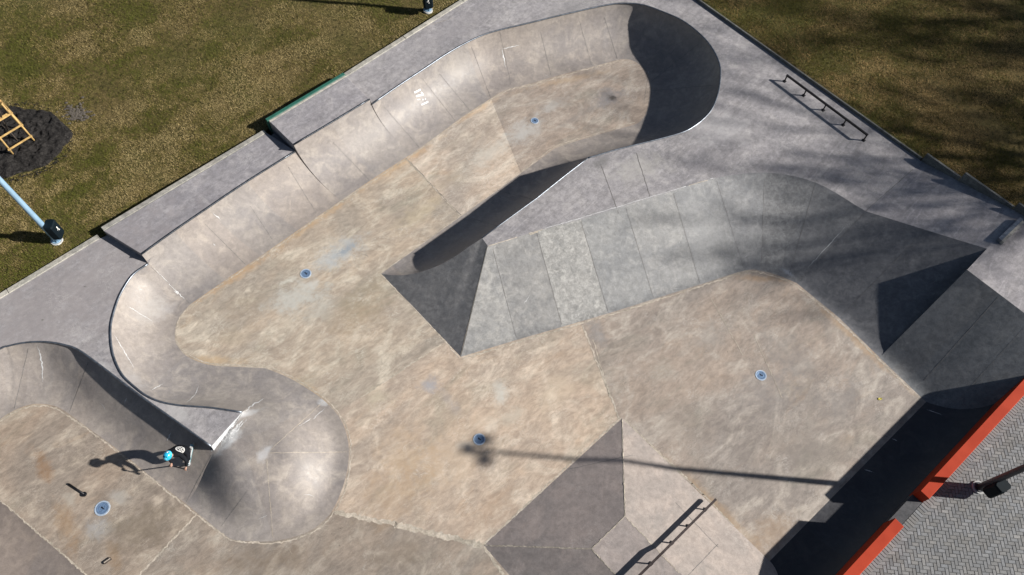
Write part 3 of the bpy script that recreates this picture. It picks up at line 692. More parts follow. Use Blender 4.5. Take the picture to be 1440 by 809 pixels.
wedge('highest concrete parapet step, at the right edge of the picture', P(1417.6, 300.5, 2.0), far_r, 2.30)

# ------------------------------------------------------------------ red plaza walls
def redwall(label, s0, s1):
    s = Surf('low_wall', [M['red']]); a, b = w_in+w_dir*s0+w_n*.004, w_in+w_dir*s1+w_n*.004
    s.prism([(p.x, p.y) for p in (a, b, b+w_n*.30, a+w_n*.30)], 0, 1.30, 0, (1, 1, 1), .014); tag(s.build(), label, 'low wall')
pg = P(1254, 730, ZF); sg = (pg-w_in).dot(w_dir)-.27
redwall('long red painted wall edging the brick plaza beside the dark lamp post', -.27, 7.4)
redwall('red painted wall at the bottom right corner, below the gap', sg-6.5, sg)
s = Surf('threshold', [M['bank'], M['joint_dark']]); a, b = w_in+w_dir*(sg+.006), w_in-w_dir*.276
s.prism([(p.x, p.y) for p in (a, b, b+w_n*.3055, a+w_n*.3055)], 0, [PZ-.02, PZ-.02, PZ+.004, PZ+.004], 0, (.3, .3, .32), .006); tag(s.build(), 'grey concrete threshold in the gap between the two red walls', 'threshold')

# ------------------------------------------------------------------ brick plaza
pv = Surf('pavement', [M['sand'], M['paver']])
o0 = w_in+w_n*.306; pv.quad([dz(o0-w_dir*14, PZ-.012), dz(o0+w_dir*14, PZ-.012), dz(o0+w_dir*14+w_n*40, PZ-.012), dz(o0-w_dir*14+w_n*40, PZ-.012)])
def paver(c_, hx, hy, ax, ay):
    k = random.gauss(1, .08); w_ = random.uniform(-.03, .03); base = random.choice((.165, .185, .155, .195)); tone = (base*k*(1+w_), base*k, base*k*(1-w_*1.4)); g = .003; b = .006
    dzv = random.uniform(-.002, .002)
    lo = pv.add([c_+ax*i*(hx-g)+ay*j*(hy-g)+Vector((0, 0, -.01)) for i, j in ((-1, -1), (1, -1), (1, 1), (-1, 1))])
    tp = pv.add([c_+ax*i*(hx-g-b)+ay*j*(hy-g-b)+Vector((0, 0, .001+dzv)) for i, j in ((-1, -1), (1, -1), (1, 1), (-1, 1))])
    pv.face(tp, 1, tone)
    for i in range(4): pv.face((lo[i], lo[(i+1) % 4], tp[(i+1) % 4], tp[i]), 1, tone)
for i in range(-60, 90):
    paver(dz(o0+w_dir*(i*.1)+w_n*.125, PZ+.004), .05, .12, w_dir, w_n)
U = .1; hx = Vector((math.cos(R(-3)), math.sin(R(-3)), 0)); hy = Vector((-hx.y, hx.x, 0)); org = dz(P(1380, 660, PZ), PZ)
for j in range(-60, 60):
    for i in range(-60, 60):
        r = (i-j) % 4
        if r == 0: c_ = org+hx*((i+1)*U)+hy*((j+.5)*U); a, b = .1, .05
        elif r == 3: c_ = org+hx*((i+.5)*U)+hy*((j+1)*U); a, b = .05, .1
        else: continue
        if (c_-o0).dot(w_n) < .255 or (c_-o0).dot(w_n) > 4.6: continue
        if c_.y < -.5 or c_.y > 11: continue
        paver(c_, a, b, hx, hy)
tag(pv.build(), kind='structure')

# ------------------------------------------------------------------ lawn
ts = [.2, .5, 1, 2, 4, 7, 11, 17, 26, 45, 90]
gr = Surf('ground', [M['soil']]); GL, GR_ = D-.13, D+.05; GA = DL-.10
base = [(far_l.lerp(pA, i/8), perp, GA) for i in range(8)]+[(pA.lerp(dl0, i/10), perp, GA+(GL-GA)*i/10) for i in range(10)]+[(dl0.lerp(cor, i/7), perp, GL) for i in range(8)]
for i in range(1, 8):
    k = i/8; base.append((cor, perp.lerp(rout, k).normalized(), GL+(GR_-GL)*k))
base += [(cor+(far_r-cor)*(i/24), rout, GR_+(.35 if i > 16 else 0)*(i-16)/8) for i in range(25)]
def gz(x, y): return .03*math.sin(x*.7+.3)*math.sin(y*.6)+.02*math.sin(x*1.7+y*1.3)
rowsg = [[Vector((p.x+d.x*t_, p.y+d.y*t_, z+(gz(p.x+d.x*t_, p.y+d.y*t_) if t_ > .3 else 0))) for t_ in ts] for p, d, z in base]
rowsg = [[r[0]-d*.12]+r for r, (p, d, z) in zip(rowsg, base)]
gr.grid(rowsg); tag(gr.build(), kind='structure')
gb_ = BVHTree.FromPolygons(gr.v, gr.f)
def lawn(px, py):
    l_, n_, i_, d_ = gb_.ray_cast(CAM, ray(px, py).normalized()); return l_
mc = lawn(22, 200)
# grass blades scattered over the visible lawn
NB = 150000
xs = []; 
def region(n, x0, x1, y0, y1):
    a = rng.uniform([x0, y0], [x1, y1], (n, 2)); return a
px_ = np.vstack([region(420000, -40, 700, -60, 460), region(300000, 940, 1500, -60, 340)])
RA = np.array([[AX.x, AX.y, AX.z], [AY.x, AY.y, AY.z], [UP.x, UP.y, UP.z]])
d3 = (RA @ np.column_stack([px_[:, 0]-720, px_[:, 1]-404.5, np.full(len(px_), F_PX)]).T).T
left = px_[:, 0] < 800
def along(p): return (p-dl0).dot(ldir)
def offs(p): return (p-dl0).dot(perp)
sk = [along(far_l), along(pA), 0., along(cor)]; so = [offs(far_l), offs(pA), 0., 0.]; sz = [GA, GA, GL, GL]
zg = np.where(left, 1.05, GR_)
for _ in range(3):
    tt = (zg-CAM_H)/d3[:, 2]; X, Y = d3[:, 0]*tt, d3[:, 1]*tt; lL = (X-dl0.x)*ldir.x+(Y-dl0.y)*ldir.y; zg = np.where(left, np.interp(lL, sk, sz), GR_)
dL = (X-dl0.x)*perp.x+(Y-dl0.y)*perp.y-np.interp(lL, sk, so)
dR = (X-dr0.x)*rout.x+(Y-dr0.y)*rout.y
sR = (X-cor.x)*rdir.x+(Y-cor.y)*rdir.y
sA0, sA1, sB1 = along(A0)-.06, along(B0), along(B1)+.06
rawL = dL+np.interp(lL, sk, so)
nearoff = np.where((lL > sA0) & (lL < sA1), offs(A0.lerp(A1, .5))+.24-np.interp(lL, sk, so), np.where((lL >= sA1) & (lL < sB1), offs(B0.lerp(B1, .5))+.34-np.interp(lL, sk, so), .24))
ok = np.where(left, dL > nearoff, (dR > .2) & (sR > 0))
ok &= ~(((X-mc.x)/1.8)**2+((Y-mc.y)/1.57)**2 < 1)
keepp = rng.uniform(0, 1, len(X)) < np.clip(1/tt/tt*(26**2)*.7/1500000*1e-3, 1, 1)
X, Y, left, sR, lL = X[ok], Y[ok], left[ok], sR[ok], lL[ok]
zr_ = np.where(left, np.interp(lL, sk, sz), GR_+np.clip((sR/ (far_r-cor).length*24-16)/8, 0, 1)*.35)
Z = zr_+.03*np.sin(X*.7+.3)*np.sin(Y*.6)+.02*np.sin(X*1.7+Y*1.3)
n = len(X)
def vnoise(x, y, s, sd):
    g = np.random.default_rng(sd).uniform(0, 1, (64, 64)); a, b = x*s+500, y*s+500; i, j = np.floor(a).astype(int), np.floor(b).astype(int); fx, fy = a-i, b-j
    fx, fy = fx*fx*(3-2*fx), fy*fy*(3-2*fy); q = lambda u, v: g[u % 64, v % 64]
    return q(i, j)*(1-fx)*(1-fy)+q(i+1, j)*fx*(1-fy)+q(i, j+1)*(1-fx)*fy+q(i+1, j+1)*fx*fy
u_, v_ = X*.78+Y*.62, -X*.62+Y*.78
dry = .42*vnoise(u_, v_*2.0, .45, 1)+.33*vnoise(u_, v_*1.5, 1.5, 2)+.25*vnoise(X, Y, 5.5, 3)
dry = np.clip((dry-.28)/.44+rng.normal(0, .22, n), 0, 1)
ang = rng.uniform(0, 2*np.pi, n); ln = rng.uniform(.05, .10, n)*(1-.25*dry); lean = rng.uniform(.3, 1.5, n)
wd = rng.uniform(.005, .009, n)
dx, dy = np.cos(ang), np.sin(ang); hz_, vz_ = ln*np.sin(lean), ln*np.cos(lean)*.75
V = np.empty((n, 3, 3), np.float32)
V[:, 0] = np.column_stack([X-dy*wd, Y+dx*wd, Z+.004]); V[:, 1] = np.column_stack([X+dy*wd, Y-dx*wd, Z+.004]); V[:, 2] = np.column_stack([X+dx*hz_, Y+dy*hz_, Z+vz_+.012])
me = bpy.data.meshes.new('grass'); me.vertices.add(n*3); me.loops.add(n*3); me.polygons.add(n)
me.vertices.foreach_set('co', V.ravel()); me.loops.foreach_set('vertex_index', np.arange(n*3, dtype=np.int32)); me.polygons.foreach_set('loop_start', np.arange(0, n*3, 3, dtype=np.int32))
try: me.polygons.foreach_set('loop_total', np.full(n, 3, np.int32))
except Exception: pass
me.update(); me.validate()
g1c, g2c, g3c = np.array((.098, .104, .021)), np.array((.205, .155, .064)), np.array((.35, .275, .145))
dry = np.clip((dry-.5)*1.5+.5, 0, 1)
colr = .78*np.where(dry[:, None] < .55, g1c+(g2c-g1c)*(dry[:, None]/.55), g2c+(g3c-g2c)*((dry[:, None]-.55)/.45))*rng.uniform(.78, 1.18, (n, 1))*np.where(left[:, None], np.array((1.26, 1.24, 1.08)), np.array((1.3, 1.12, .88)))
ca = me.color_attributes.new('tone', 'FLOAT_COLOR', 'POINT'); ca.data.foreach_set('color', np.repeat(np.column_stack([colr, np.ones(n)]), 3, axis=0).astype(np.float32).ravel())
tag(link('grass', me, M['grass']), 'short dry patchy lawn around the skate park', 'grass', kind='stuff')

# mulch bed with clods
t = NT('bare_earth'); M['earth'] = t.fin(t.mix(t.noise(14, 6, .7), (.06, .052, .042), (.15, .13, .11)), .95, 0, .1)
mu = Surf('mulch', [M['mulch'], M['earth']]); rr = []
def n1(x, y, s_, sd): return float(vnoise(np.array([x]), np.array([y]), s_, sd)[0])
for i in range(131):
    a = (i % 130)/130*2*math.pi; e = 1+.06*math.sin(3*a+1)+.04*math.sin(7*a)+.05*(n1(math.cos(a)*3, math.sin(a)*3, 3, 9)-.5); row = []
    for j in range(56):
        k = j/55*e; x, y = mc.x+1.85*k*math.cos(a), mc.y+1.62*k*math.sin(a)
        h = .20*(1-(j/55)**2)**.8+(.10*n1(x, y, 4.5, 11)+.09*n1(x, y, 11, 12)+.04*n1(x, y, 25, 13) if j < 55 else -.05)-.03
        row.append(Vector((x, y, mc.z+h)))
    rr.append(row)
mu.grid(rr, 0, None, True)
for _ in range(500):         # loose chips round the rim
    a = random.uniform(0, 6.2832); k = random.gauss(1.01, .05); x, y = mc.x+1.98*k*math.cos(a), mc.y+1.72*k*math.sin(a); z = mc.z+.05+gz(x, y)-gz(mc.x, mc.y)
    d = Vector((random.gauss(0, 1), random.gauss(0, 1), random.gauss(0, .25))).normalized()*random.uniform(.02, .06); e = d.cross(Vector((random.gauss(0, .3), random.gauss(0, .3), 1))).normalized()*random.uniform(.008, .02); p = Vector((x, y, z))
    mu.quad([p-d-e, p+d-e, p+d+e, p-d+e])
for _ in range(150):
    q = lawn(random.gauss(108, 9), random.gauss(160, 6)); r_ = random.uniform(.02, .06)
    mu.fan([q+Vector((0, 0, .05))]+[q+Vector((r_*math.cos(k)*1.3, r_*math.sin(k), .035)) for k in [i*6.2832/6 for i in range(7)]], 1)
tag(mu.build(), 'dark bark mulch heaped round the staked tree', 'mulch', kind='stuff')

# ------------------------------------------------------------------ tree stakes and sapling
gA, gB = lawn(53.4, 203.7), lawn(23, 222.5); gn_ = Vector((-(gB-gA).y, (gB-gA).x, 0)).normalized()
if gn_.x > 0: gn_ = -gn_
gw = (gB-gA).length*.95; gfeet = [gA, gB, gB+gn_*gw, gA+gn_*gw]; gc = sum(gfeet, Vector())/4; gc.z += .12
tg = empty('tree_guard', gc); tag(tg, 'yellow timber stake frame standing on the dark mulch', 'tree guard')
def plank(name, a, b, w, th, parent, mat):
    d = (b-a).normalized(); sd = d.cross(Vector((0, 0, 1))); sd = sd.normalized() if sd.length > .1 else Vector((1, 0, 0)); up = sd.cross(d).normalized()
    s = Surf(name, [mat]); box(s, (a+b)/2, d*((b-a).length/2), sd*w/2, up*th/2); return s.build(parent)
gh = 1.65; cs = []
for ft_ in gfeet:
    foot = ft_+Vector((0, 0, .05)); top = Vector((ft_.x+(gc.x-ft_.x)*.1, ft_.y+(gc.y-ft_.y)*.1, foot.z+gh)); cs.append((foot, top))
    tubeobj('post', [foot-Vector((0, 0, .15)), top+(top-foot)*.05], .032, M['wood'], tg, 10)
for k in range(4):
    for fz_ in ((.97, .62, .27) if k == 0 else (.97, .6)):
        a = cs[k][0].lerp(cs[k][1], fz_); b = cs[(k+1) % 4][0].lerp(cs[(k+1) % 4][1], fz_); o = ((a+b)/2-gc); o.z = 0; o = o.normalized()*.05
        plank('rail', a+o-(b-a)*.06, b+o+(b-a)*.06, .026, .06, tg, M['wood'])
def bare_tree(name, base, h, seed, mat, spread=.55, parent=None, depth=5, r0=.2):
    rd = random.Random(seed); tr = Surf('trunk', [mat]); br_ = Surf('crown', [mat])
    def grow(p, d, L, r, lev):
        q = p+d*L; mid = (p+q)/2+Vector((rd.uniform(-1, 1), rd.uniform(-1, 1), rd.uniform(-.3, .5)))*L*.06
        tube(tr if lev == depth else br_, [p, mid, q], r, 7 if lev > 2 else 4, 0, False, r*.68)
        if lev == 0: return
        nch = 3 if lev > 1 else 4
        for k in range(nch):
            ax = Vector((rd.gauss(0, 1), rd.gauss(0, 1), rd.gauss(0, .35))).normalized(); nd = (d+ax*spread*rd.uniform(.7, 1.4)+Vector((0, 0, .16))).normalized()
            st = p.lerp(q, rd.uniform(.55, 1) if k else 1); grow(st, nd, L*rd.uniform(.62, .85), r*.6, lev-1)
    grow(base, Vector((rd.uniform(-.05, .05), rd.uniform(-.05, .05), 1)).normalized(), h*.3, r0, depth)
    o = empty(name, base); tr.build(o); br_.build(o); return o
o = bare_tree('sapling', gc.copy(), 2.3, 3, M['bark'], .5, None, 3, .025); tag(o, 'thin bare sapling tied inside the timber stakes', 'tree')

# ------------------------------------------------------------------ lamp posts
def lamp(label, px, py, z, hgt, pole, boxdir, bh, bsz, boxout):
    b = P(px, py, z); o = empty('lamp_post', b); tag(o, label, 'lamp post')
    s = Surf('footing', [M['footing']]); tube(s, [b-Vector((0, 0, .2)), b+Vector((0, 0, .05))], .19, 16); s.build(o)
    s = Surf('base_plate', [pole]); tube(s, [b+Vector((0, 0, .05)), b+Vector((0, 0, .075))], .15, 12)
    for k in range(4):
        a = k*math.pi/2+.6; tube(s, [b+Vector((math.cos(a)*.12, math.sin(a)*.12, .06)), b+Vector((math.cos(a)*.12, math.sin(a)*.12, .11))], .014, 6)
    s.build(o)
    tubeobj('pole', [b+Vector((0, 0, .06+(hgt-.06)*k/8)) for k in range(9)], .095, pole, o, 20, .06)
    s = Surf('cabinet', [M['box']]); d = Vector(boxdir).normalized(); c_ = b+d*boxout+Vector((0, 0, bh)); e = Vector((-d.y, d.x, 0))
    ring = []
    for kz in (-1, -.86, .86, 1):
        q = .86 if abs(kz) == 1 else 1
        ring.append([c_+d*x*bsz[0]*q+e*y*bsz[1]*q+Vector((0, 0, kz*bsz[2])) for x, y in ((-1, -.7), (-.7, -1), (.7, -1), (1, -.7), (1, .7), (.7, 1), (-.7, 1), (-1, .7))])
    ids = [s.add(r) for r in ring]
    for a in range(3):
        for k in range(8): s.face((ids[a][k], ids[a][(k+1) % 8], ids[a+1][(k+1) % 8], ids[a+1][k]))
    s.face(ids[0][::-1]); s.face(ids[3]); cb = s.build(o)
    s = Surf('sticker', [M['white']]); f = c_+d*(bsz[0]+.002)
    for dy_, dz_, ww, hh in ((0, .10, .02, .05), (-.02, .03, .04, .012), (.02, -.03, .015, .03)): box(s, f+e*dy_+Vector((0, 0, dz_)), d*.001, e*ww, Vector((0, 0, hh)))
    s.build(cb)
    # floodlights on a cross arm
    tpz = b+Vector((0, 0, hgt)); s = Surf('cross_arm', [pole]); tube(s, [tpz-Vector((0, .55, .1)), tpz+Vector((0, .55, -.1))], .035, 8); tube(s, [tpz-Vector((.4, 0, .1)), tpz+Vector((.0, 0, -.1))], .035, 8); s.build(o)
    for hx_, hy_ in ((.0, .34), (.05, -.26), (-.46, .04)):
        s = Surf('floodlight', [M['blackmetal']]); c2_ = tpz+Vector((hx_, hy_, -.02)); box(s, c2_, Vector((.20, 0, .08)), Vector((0, .18, 0)), Vector((-.03, 0, .08))); box(s, c2_+Vector((.05, 0, -.12)), (.05, 0, 0), (0, .05, 0), (0, 0, .06)); s.build(o)
lamp('pale blue lamp post with a dark cabinet, on the lawn below the mulch bed', 80.5, 339, lawn(80.5, 339).z, 7.9, M['pole_blue'], (.97, .12, 0), .66, (.15, .20, .34), .22)
lamp('lamp post on the lawn at the top edge, cut off by the picture', 602, 15, GL, 7.9, M['pole_blue'], (.3, -.95, 0), .66, (.15, .19, .33), .17)
lamp('dark grey lamp post with cabinet on the brick plaza behind the red wall', 1376, 686, PZ, 7.6, M['pole_dark'], (.55, -.85, 0), .62, (.16, .21, .33), .20)

# ------------------------------------------------------------------ rails
rz = .335
fr_pts = [P(1107.5, 105.5, D+rz), P(1220, 189, D+rz)]
fr = empty('grind_rail', dz(fr_pts[0])); tag(fr, 'low straight black grind rail on five posts beside the right lawn', 'grind rail')
d = (fr_pts[1]-fr_pts[0]); dnrm = d.normalized(); sde = Vector((-dnrm.y, dnrm.x, 0))
s = Surf('bar', [M['rail']]); box(s, (fr_pts[0]+fr_pts[1])/2+Vector((0, 0, -.03)), d/2+dnrm*.03, sde*.032, (0, 0, .03)); s.build(fr)
for k in range(5):
    p = fr_pts[0]+d*(k/4); s = Surf('post', [M['rail']]); box(s, Vector((p.x, p.y, D+(rz-.06)/2)), dnrm*.022, sde*.022, (0, 0, (rz-.06)/2)); box(s, Vector((p.x, p.y, D+.008)), dnrm*.06, sde*.06, (0, 0, .007)); s.build(fr)
# kinked rail over the funbox
rh = .34
def onfb(px, py):
    h = hit(px, py); return h[0]
bases = [onfb(991.5, 717), onfb(967, 740.5), onfb(944.5, 764), onfb(918, 790.5)]
dirp = (pa-pb); dirp.z = 0; dirp.normalize()                # along the short side of the box
upl = bases[0]; slope_d = (bases[2]-bases[0]).normalized()
kink = P(936, 775, PH+rh)
start = upl+Vector((0, 0, rh)) - slope_d*.42; 
endp = bases[3]+Vector((0, 0, rh)); flat_d = Vector((slope_d.x, slope_d.y, 0)).normalized()
kA = bases[2]+Vector((0, 0, rh)); kpt = kA+slope_d*((PH+rh-kA.z)/max(.05, slope_d.z)); bases[3] = Vector((kpt.x, kpt.y, PH))+flat_d*.42
kr = empty('kinked_rail', bases[0]); tag(kr, 'rusty kinked grind rail climbing over the pyramid funbox', 'grind rail')
last = Vector((kpt.x, kpt.y, PH+rh))+flat_d*2.6
s = Surf('bar', [M['rust']]); sq = []
for p in (start, kpt, last):
    u = Vector((-flat_d.y, flat_d.x, 0)); sq.append([p+u*.034, p+u*.034-Vector((0, 0, .085)), p-u*.034-Vector((0, 0, .085)), p-u*.034])
ids = [s.add(q) for q in sq]
for i in range(2):
    for k in range(4): s.face((ids[i][k], ids[i][(k+1) % 4], ids[i+1][(k+1) % 4], ids[i+1][k]))
s.face(ids[0]); s.face(ids[2][::-1]); s.build(kr)
for bp in bases+[bases[3]+flat_d*.85, bases[3]+flat_d*1.7]:
    tp = bp+Vector((0, 0, rh-.085)); s = Surf('post', [M['rail']]); box(s, (bp+tp)/2, (.02, 0, 0), (0, .02, 0), (0, 0, (rh-.085)/2)); box(s, bp+Vector((0, 0, .012)), flat_d*.05, Vector((-flat_d.y, flat_d.x, 0))*.05, (0, 0, .008)); s.build(kr)

# ------------------------------------------------------------------ steel curb block at the top of the rising deck
a, b = P(1404, 342, ZT), P(1434, 313, ZT); dv = (b-a).normalized(); sv = Vector((-dv.y, dv.x, 0))
s = Surf('curb_block', [M['steel'], M['curb']]); c_ = (a+b)/2
box(s, c_+sv*.05+Vector((0, 0, .09)), (b-a)/2, sv*.06, (0, 0, .09)); box(s, c_-sv*.055+Vector((0, 0, .075)), (b-a)/2*.97, sv*.045, (0, 0, .075), 1)
tag(s.build(), 'short blue-grey steel edged curb block at the right edge of the deck', 'curb block')

# ------------------------------------------------------------------ drains
def drain(label, px, py, r, tone=1):
    c_ = P(px, py); o = empty('floor_drain', c_); tag(o, label, 'drain')
    def ringm(s, r0, r1, z0, z1, n=28):
        a = s.add([c_+Vector((r0*math.cos(k*6.28319/n), r0*math.sin(k*6.28319/n), z0)) for k in range(n)]); b = s.add([c_+Vector((r1*math.cos(k*6.28319/n), r1*math.sin(k*6.28319/n), z1)) for k in range(n)])
        for k in range(n): s.face((a[k], a[(k+1) % n], b[(k+1) % n], b[k]))
    s = Surf('rim', [M['drain_rim']]); ringm(s, r*1.02, r, .0, .012); ringm(s, r, r*.82, .012, .010); s.build(o)
    s = Surf('grate', [M['drain']]); ringm(s, r*.82, r*.62, .0095, .008); ringm(s, r*.62, r*.56, .008, .004); ringm(s, r*.56, r*.36, .004, .008); ringm(s, r*.36, r*.30, .008, .004); ringm(s, r*.30, .001, .004, .008); s.build(o)
    s = Surf('grate_slot', [M['blackmetal']])
    box(s, c_+Vector((.005, .01, .0095)), Vector((.045, -.03, 0)), Vector((.009, .013, 0)), (0, 0, .002)); box(s, c_+Vector((-.03, .03, .0095)), (.015, 0, 0), (0, .01, 0), (0, 0, .002)); s.build(o)
drain('round blue drain cover in the upper channel near the shaded bowl end', 752, 170, .155)
drain('round blue drain cover beside the pale wet patch in the channel', 430, 385, .185)
drain('round blue drain cover touched by the lamp head shadow', 674, 618, .185)
drain('round blue drain cover on the brown floor in front of the long red wall', 1070, 528, .18)
drain('large round drain cover on the left bowl floor near the rider', 144, 715, .215)

# ------------------------------------------------------------------ small things on the left bowl floor
a, b = P(97, 681), P(119, 695.5); dv = (b-a).normalized(); s = Surf('metal_rod', [M['blackmetal']]); tube(s, [a+Vector((0, 0, .03)), b+Vector((0, 0, .03))], .028, 8)
tube(s, [b+Vector((0, 0, .0)), b+Vector((0, 0, .05))], .07, 12); tag(s.build(), 'black rod with a round end lying on the left bowl floor', 'rod')
c_ = P(152, 789); s = Surf('wood_block', [M['bark'], M['joint_light']]); dv = Vector((math.cos(R(42)), math.sin(R(42)), 0)); sv = Vector((-dv.y, dv.x, 0))
box(s, c_+Vector((0, 0, .03)), dv*.10, sv*.035, (0, 0, .03)); box(s, c_+Vector((0, 0, .064)), dv*.09, sv*.012, (0, 0, .004), 1); tag(s.build(), 'small dark block near the bottom of the left bowl floor', 'block')
M['leaf'] = plain('yellow_leaf', (.42, .36, .05), .6, 0, .2, 30)
c_ = P(1237, 561.5); s = Surf('leaf', [M['leaf']]); u, v = Vector((.075, .02, 0)), Vector((-.012, .04, 0)); s.fan([c_+Vector((0, 0, .02))]+[c_+u*x+v*y+Vector((0, 0, .012+z_)) for x, y, z_ in ((1.1, 0, .02), (.5, .9, 0), (-.3, 1, .015), (-1, .1, 0), (-.4, -.9, .01), (.5, -.8, 0), (1.1, 0, .02))])
tag(s.build(), 'yellow fallen leaf on the floor near the red wall', 'leaf')

# ------------------------------------------------------------------ painted marks "171" on the quarter pipe
s = Surf('painted_number', [M['white']])
def stroke(pix, w):
    h = [hit(x, y) for x, y in pix]; h = [q for q in h if q]
    pts, nr = [], []
    for (a, na, _), (b, nb, _) in zip(h[:-1], h[1:]):
        for k in range(4): pts.append(a.lerp(b, k/4)); nr.append(na.lerp(nb, k/4).normalized())
    pts.append(h[-1][0]); nr.append(h[-1][1]); s.ribbon(pts, nr, w, 0, .008, .12)
stroke([(582.5, 130.5), (591.5, 126)], .065); stroke([(584.8, 135.5), (595, 133.3), (592, 129.8)], .06); stroke([(592.4, 147.8), (602, 143.3)], .055); stroke([(586.8, 140.4), (590.6, 140)], .03); stroke([(594, 140.6), (595.5, 140.2)], .05); stroke([(597.5, 139.6), (598.6, 139.3)], .05)
s.build(t1)

# ------------------------------------------------------------------ scooter rider
def skin(name, nodes, edges, mat, parent=None, sub=2):
    me = bpy.data.meshes.new(name); ks = list(nodes); me.from_pydata([nodes[k][0] for k in ks], [(ks.index(a), ks.index(b)) for a, b in edges], [])
    o = bpy.data.objects.new(name, me); COL.objects.link(o)
    md = o.modifiers.new('skin', 'SKIN'); md.use_smooth_shade = True
    for i, k in enumerate(ks):
        r_ = nodes[k][1]; sv_ = me.skin_vertices[0].data[i]; sv_.radius = r_ if isinstance(r_, tuple) else (r_, r_); sv_.use_root = (i == 0)
    sb = o.modifiers.new('sub', 'SUBSURF'); sb.levels = sub; sb.render_levels = sub
    bpy.context.view_layer.update(); dg = bpy.context.evaluated_depsgraph_get()
    m2 = bpy.data.meshes.new_from_object(o.evaluated_get(dg)); bpy.data.objects.remove(o)
    for p in m2.polygons: p.use_smooth = True
    return link(name, m2, mat, parent)
M['cloth'] = plain('black_cloth', (.008, .009, .012), .85, 0, .3, 18, .15); M['skin'] = plain('skin', (.42, .24, .17), .55, 0, .1, 30)
t = NT('helmet_shell'); M['helmet'] = t.fin(t.mix(t.rng(t.noise(6, 3, .5, 1.0), .50, .56), (.02, .38, .62), (.12, .62, .80)), .2, 0, .6)
M['shoe'] = plain('shoe', (.05, .05, .055), .6, 0, .3, 20); M['sole'] = plain('sole', (.7, .7, .68), .6); M['alu'] = plain('scooter_metal', (.32, .5, .55), .3, .7, .15, 10)
M['wheel'] = plain('wheel', (.3, .31, .32), .5); M['hair'] = plain('hair', (.03, .02, .015), .8)
fw_ = Vector((-.18, -.98, 0)).normalized(); sd_ = Vector((fw_.y, -fw_.x, 0))        # riding direction, rider's right
q = hit(268, 631); ground, gn = q[0], q[1]
print('ride ground', ground, gn, q[2].name)
dk = Vector((-9.10, 5.98, 0))                                        # deck centre (plan)
def drop(p):
    l_, n_, i_, d_ = bvh.ray_cast(Vector((p.x, p.y, 5)), Vector((0, 0, -1))); return l_, n_
g_, gnm = drop(dk); fwl, _ = drop(dk+fw_*.33); rw = None
for k in range(80):
    rw, _ = drop(dk+fw_*(.33-.01*k))
    if (rw-fwl).length > .58: break
ax_ = (fwl-rw).normalized(); nup = (Vector((0, 0, 1))*.7+gnm*.6); nup = (nup-ax_*nup.dot(ax_)).normalized(); sx = ax_.cross(nup).normalized()
dkc = (rw+fwl)/2+nup*.10
sc = empty('scooter', g_); tag(sc, 'kick scooter under the rider on the left bowl wall', 'scooter')
s = Surf('footboard', [M['alu']]); box(s, dkc-ax_*.04, ax_*.26, sx*.055, nup*.014); box(s, dkc+ax_*.25+nup*.03, ax_*.06, sx*.03, nup*.03); s.build(sc)
for c0 in (rw-ax_*.0, fwl):
    s = Surf('wheel', [M['wheel']]); cc = c0+nup*.055; tube(s, [cc-sx*.013, cc+sx*.013], .055, 16); s.build(sc)
hand_c = Vector((-9.14, 5.33, 1.07)); stem0 = fwl+nup*.06
s = Surf('stem', [M['blackmetal']]); tube(s, [stem0, hand_c], .018, 8); s.build(sc)
barx = sd_; s = Surf('handlebar', [M['blackmetal']]); tube(s, [hand_c-barx*.27, hand_c-barx*.05, hand_c+barx*.05, hand_c+barx*.27], .016, 8); s.build(sc)
for k in (-1, 1): tubeobj('grip', [hand_c+barx*k*.16, hand_c+barx*k*.28], .022, M['shoe'], sc, 8)
pe_ = empty('person', g_); tag(pe_, 'person in black clothes and blue helmet crouching on a scooter', 'person')
hd = Vector((-9.28, 5.50, 1.60)); fl = dkc+nup*.02+ax_*.10-sx*.0; frr = dkc+nup*.02-ax_*.15
pel = dkc+nup*.47-ax_*.20+Vector((.02, .06, 0)); chest = hd+Vector((.06, .15, -.27)); neck = hd+Vector((.03, .07, -.13)); mid = pel.lerp(chest, .5)-fw_*.05+Vector((0, 0, .03))
N_ = {'pel': (pel, (.165, .14)), 'mid': (mid, (.165, .13)), 'chest': (chest, (.185, .135)), 'neck': (neck, .058), 'head': (hd+Vector((0, 0, -.03)), (.082, .095)), 'top': (hd+Vector((0, 0, .05)), (.08, .088))}
E_ = [('pel', 'mid'), ('mid', 'chest'), ('chest', 'neck'), ('neck', 'head'), ('head', 'top')]
for k, nm, ft in ((1, 'r', frr), (-1, 'l', fl)):
    sh = chest+sd_*k*.17+Vector((0, 0, .05)); hnd = hand_c+barx*k*.22; el = sh.lerp(hnd, .5)+sd_*k*.10+Vector((0, .0, .02))-fw_*.05
    wr = hnd-fw_*.07+Vector((0, 0, .035))
    N_.update({nm+'s': (sh, .078), nm+'e': (el, .058), nm+'w': (wr, .036)}); E_ += [('chest', nm+'s'), (nm+'s', nm+'e'), (nm+'e', nm+'w')]
    hp = pel+sd_*k*.10-nup*.04; kn = hp.lerp(ft, .5)+fw_*.17+sd_*k*.07; an = ft+nup*.10-ax_*.04
    N_.update({nm+'h': (hp, .108), nm+'k': (kn, .08), nm+'a': (an, .052)}); E_ += [('pel', nm+'h'), (nm+'h', nm+'k'), (nm+'k', nm+'a')]
body = skin('body', N_, E_, [M['cloth'], M['skin']], pe_)
for p in body.data.polygons:
    c_ = p.center
    if (c_-hd).length < .155 and c_.z > neck.z-.02: p.material_index = 1
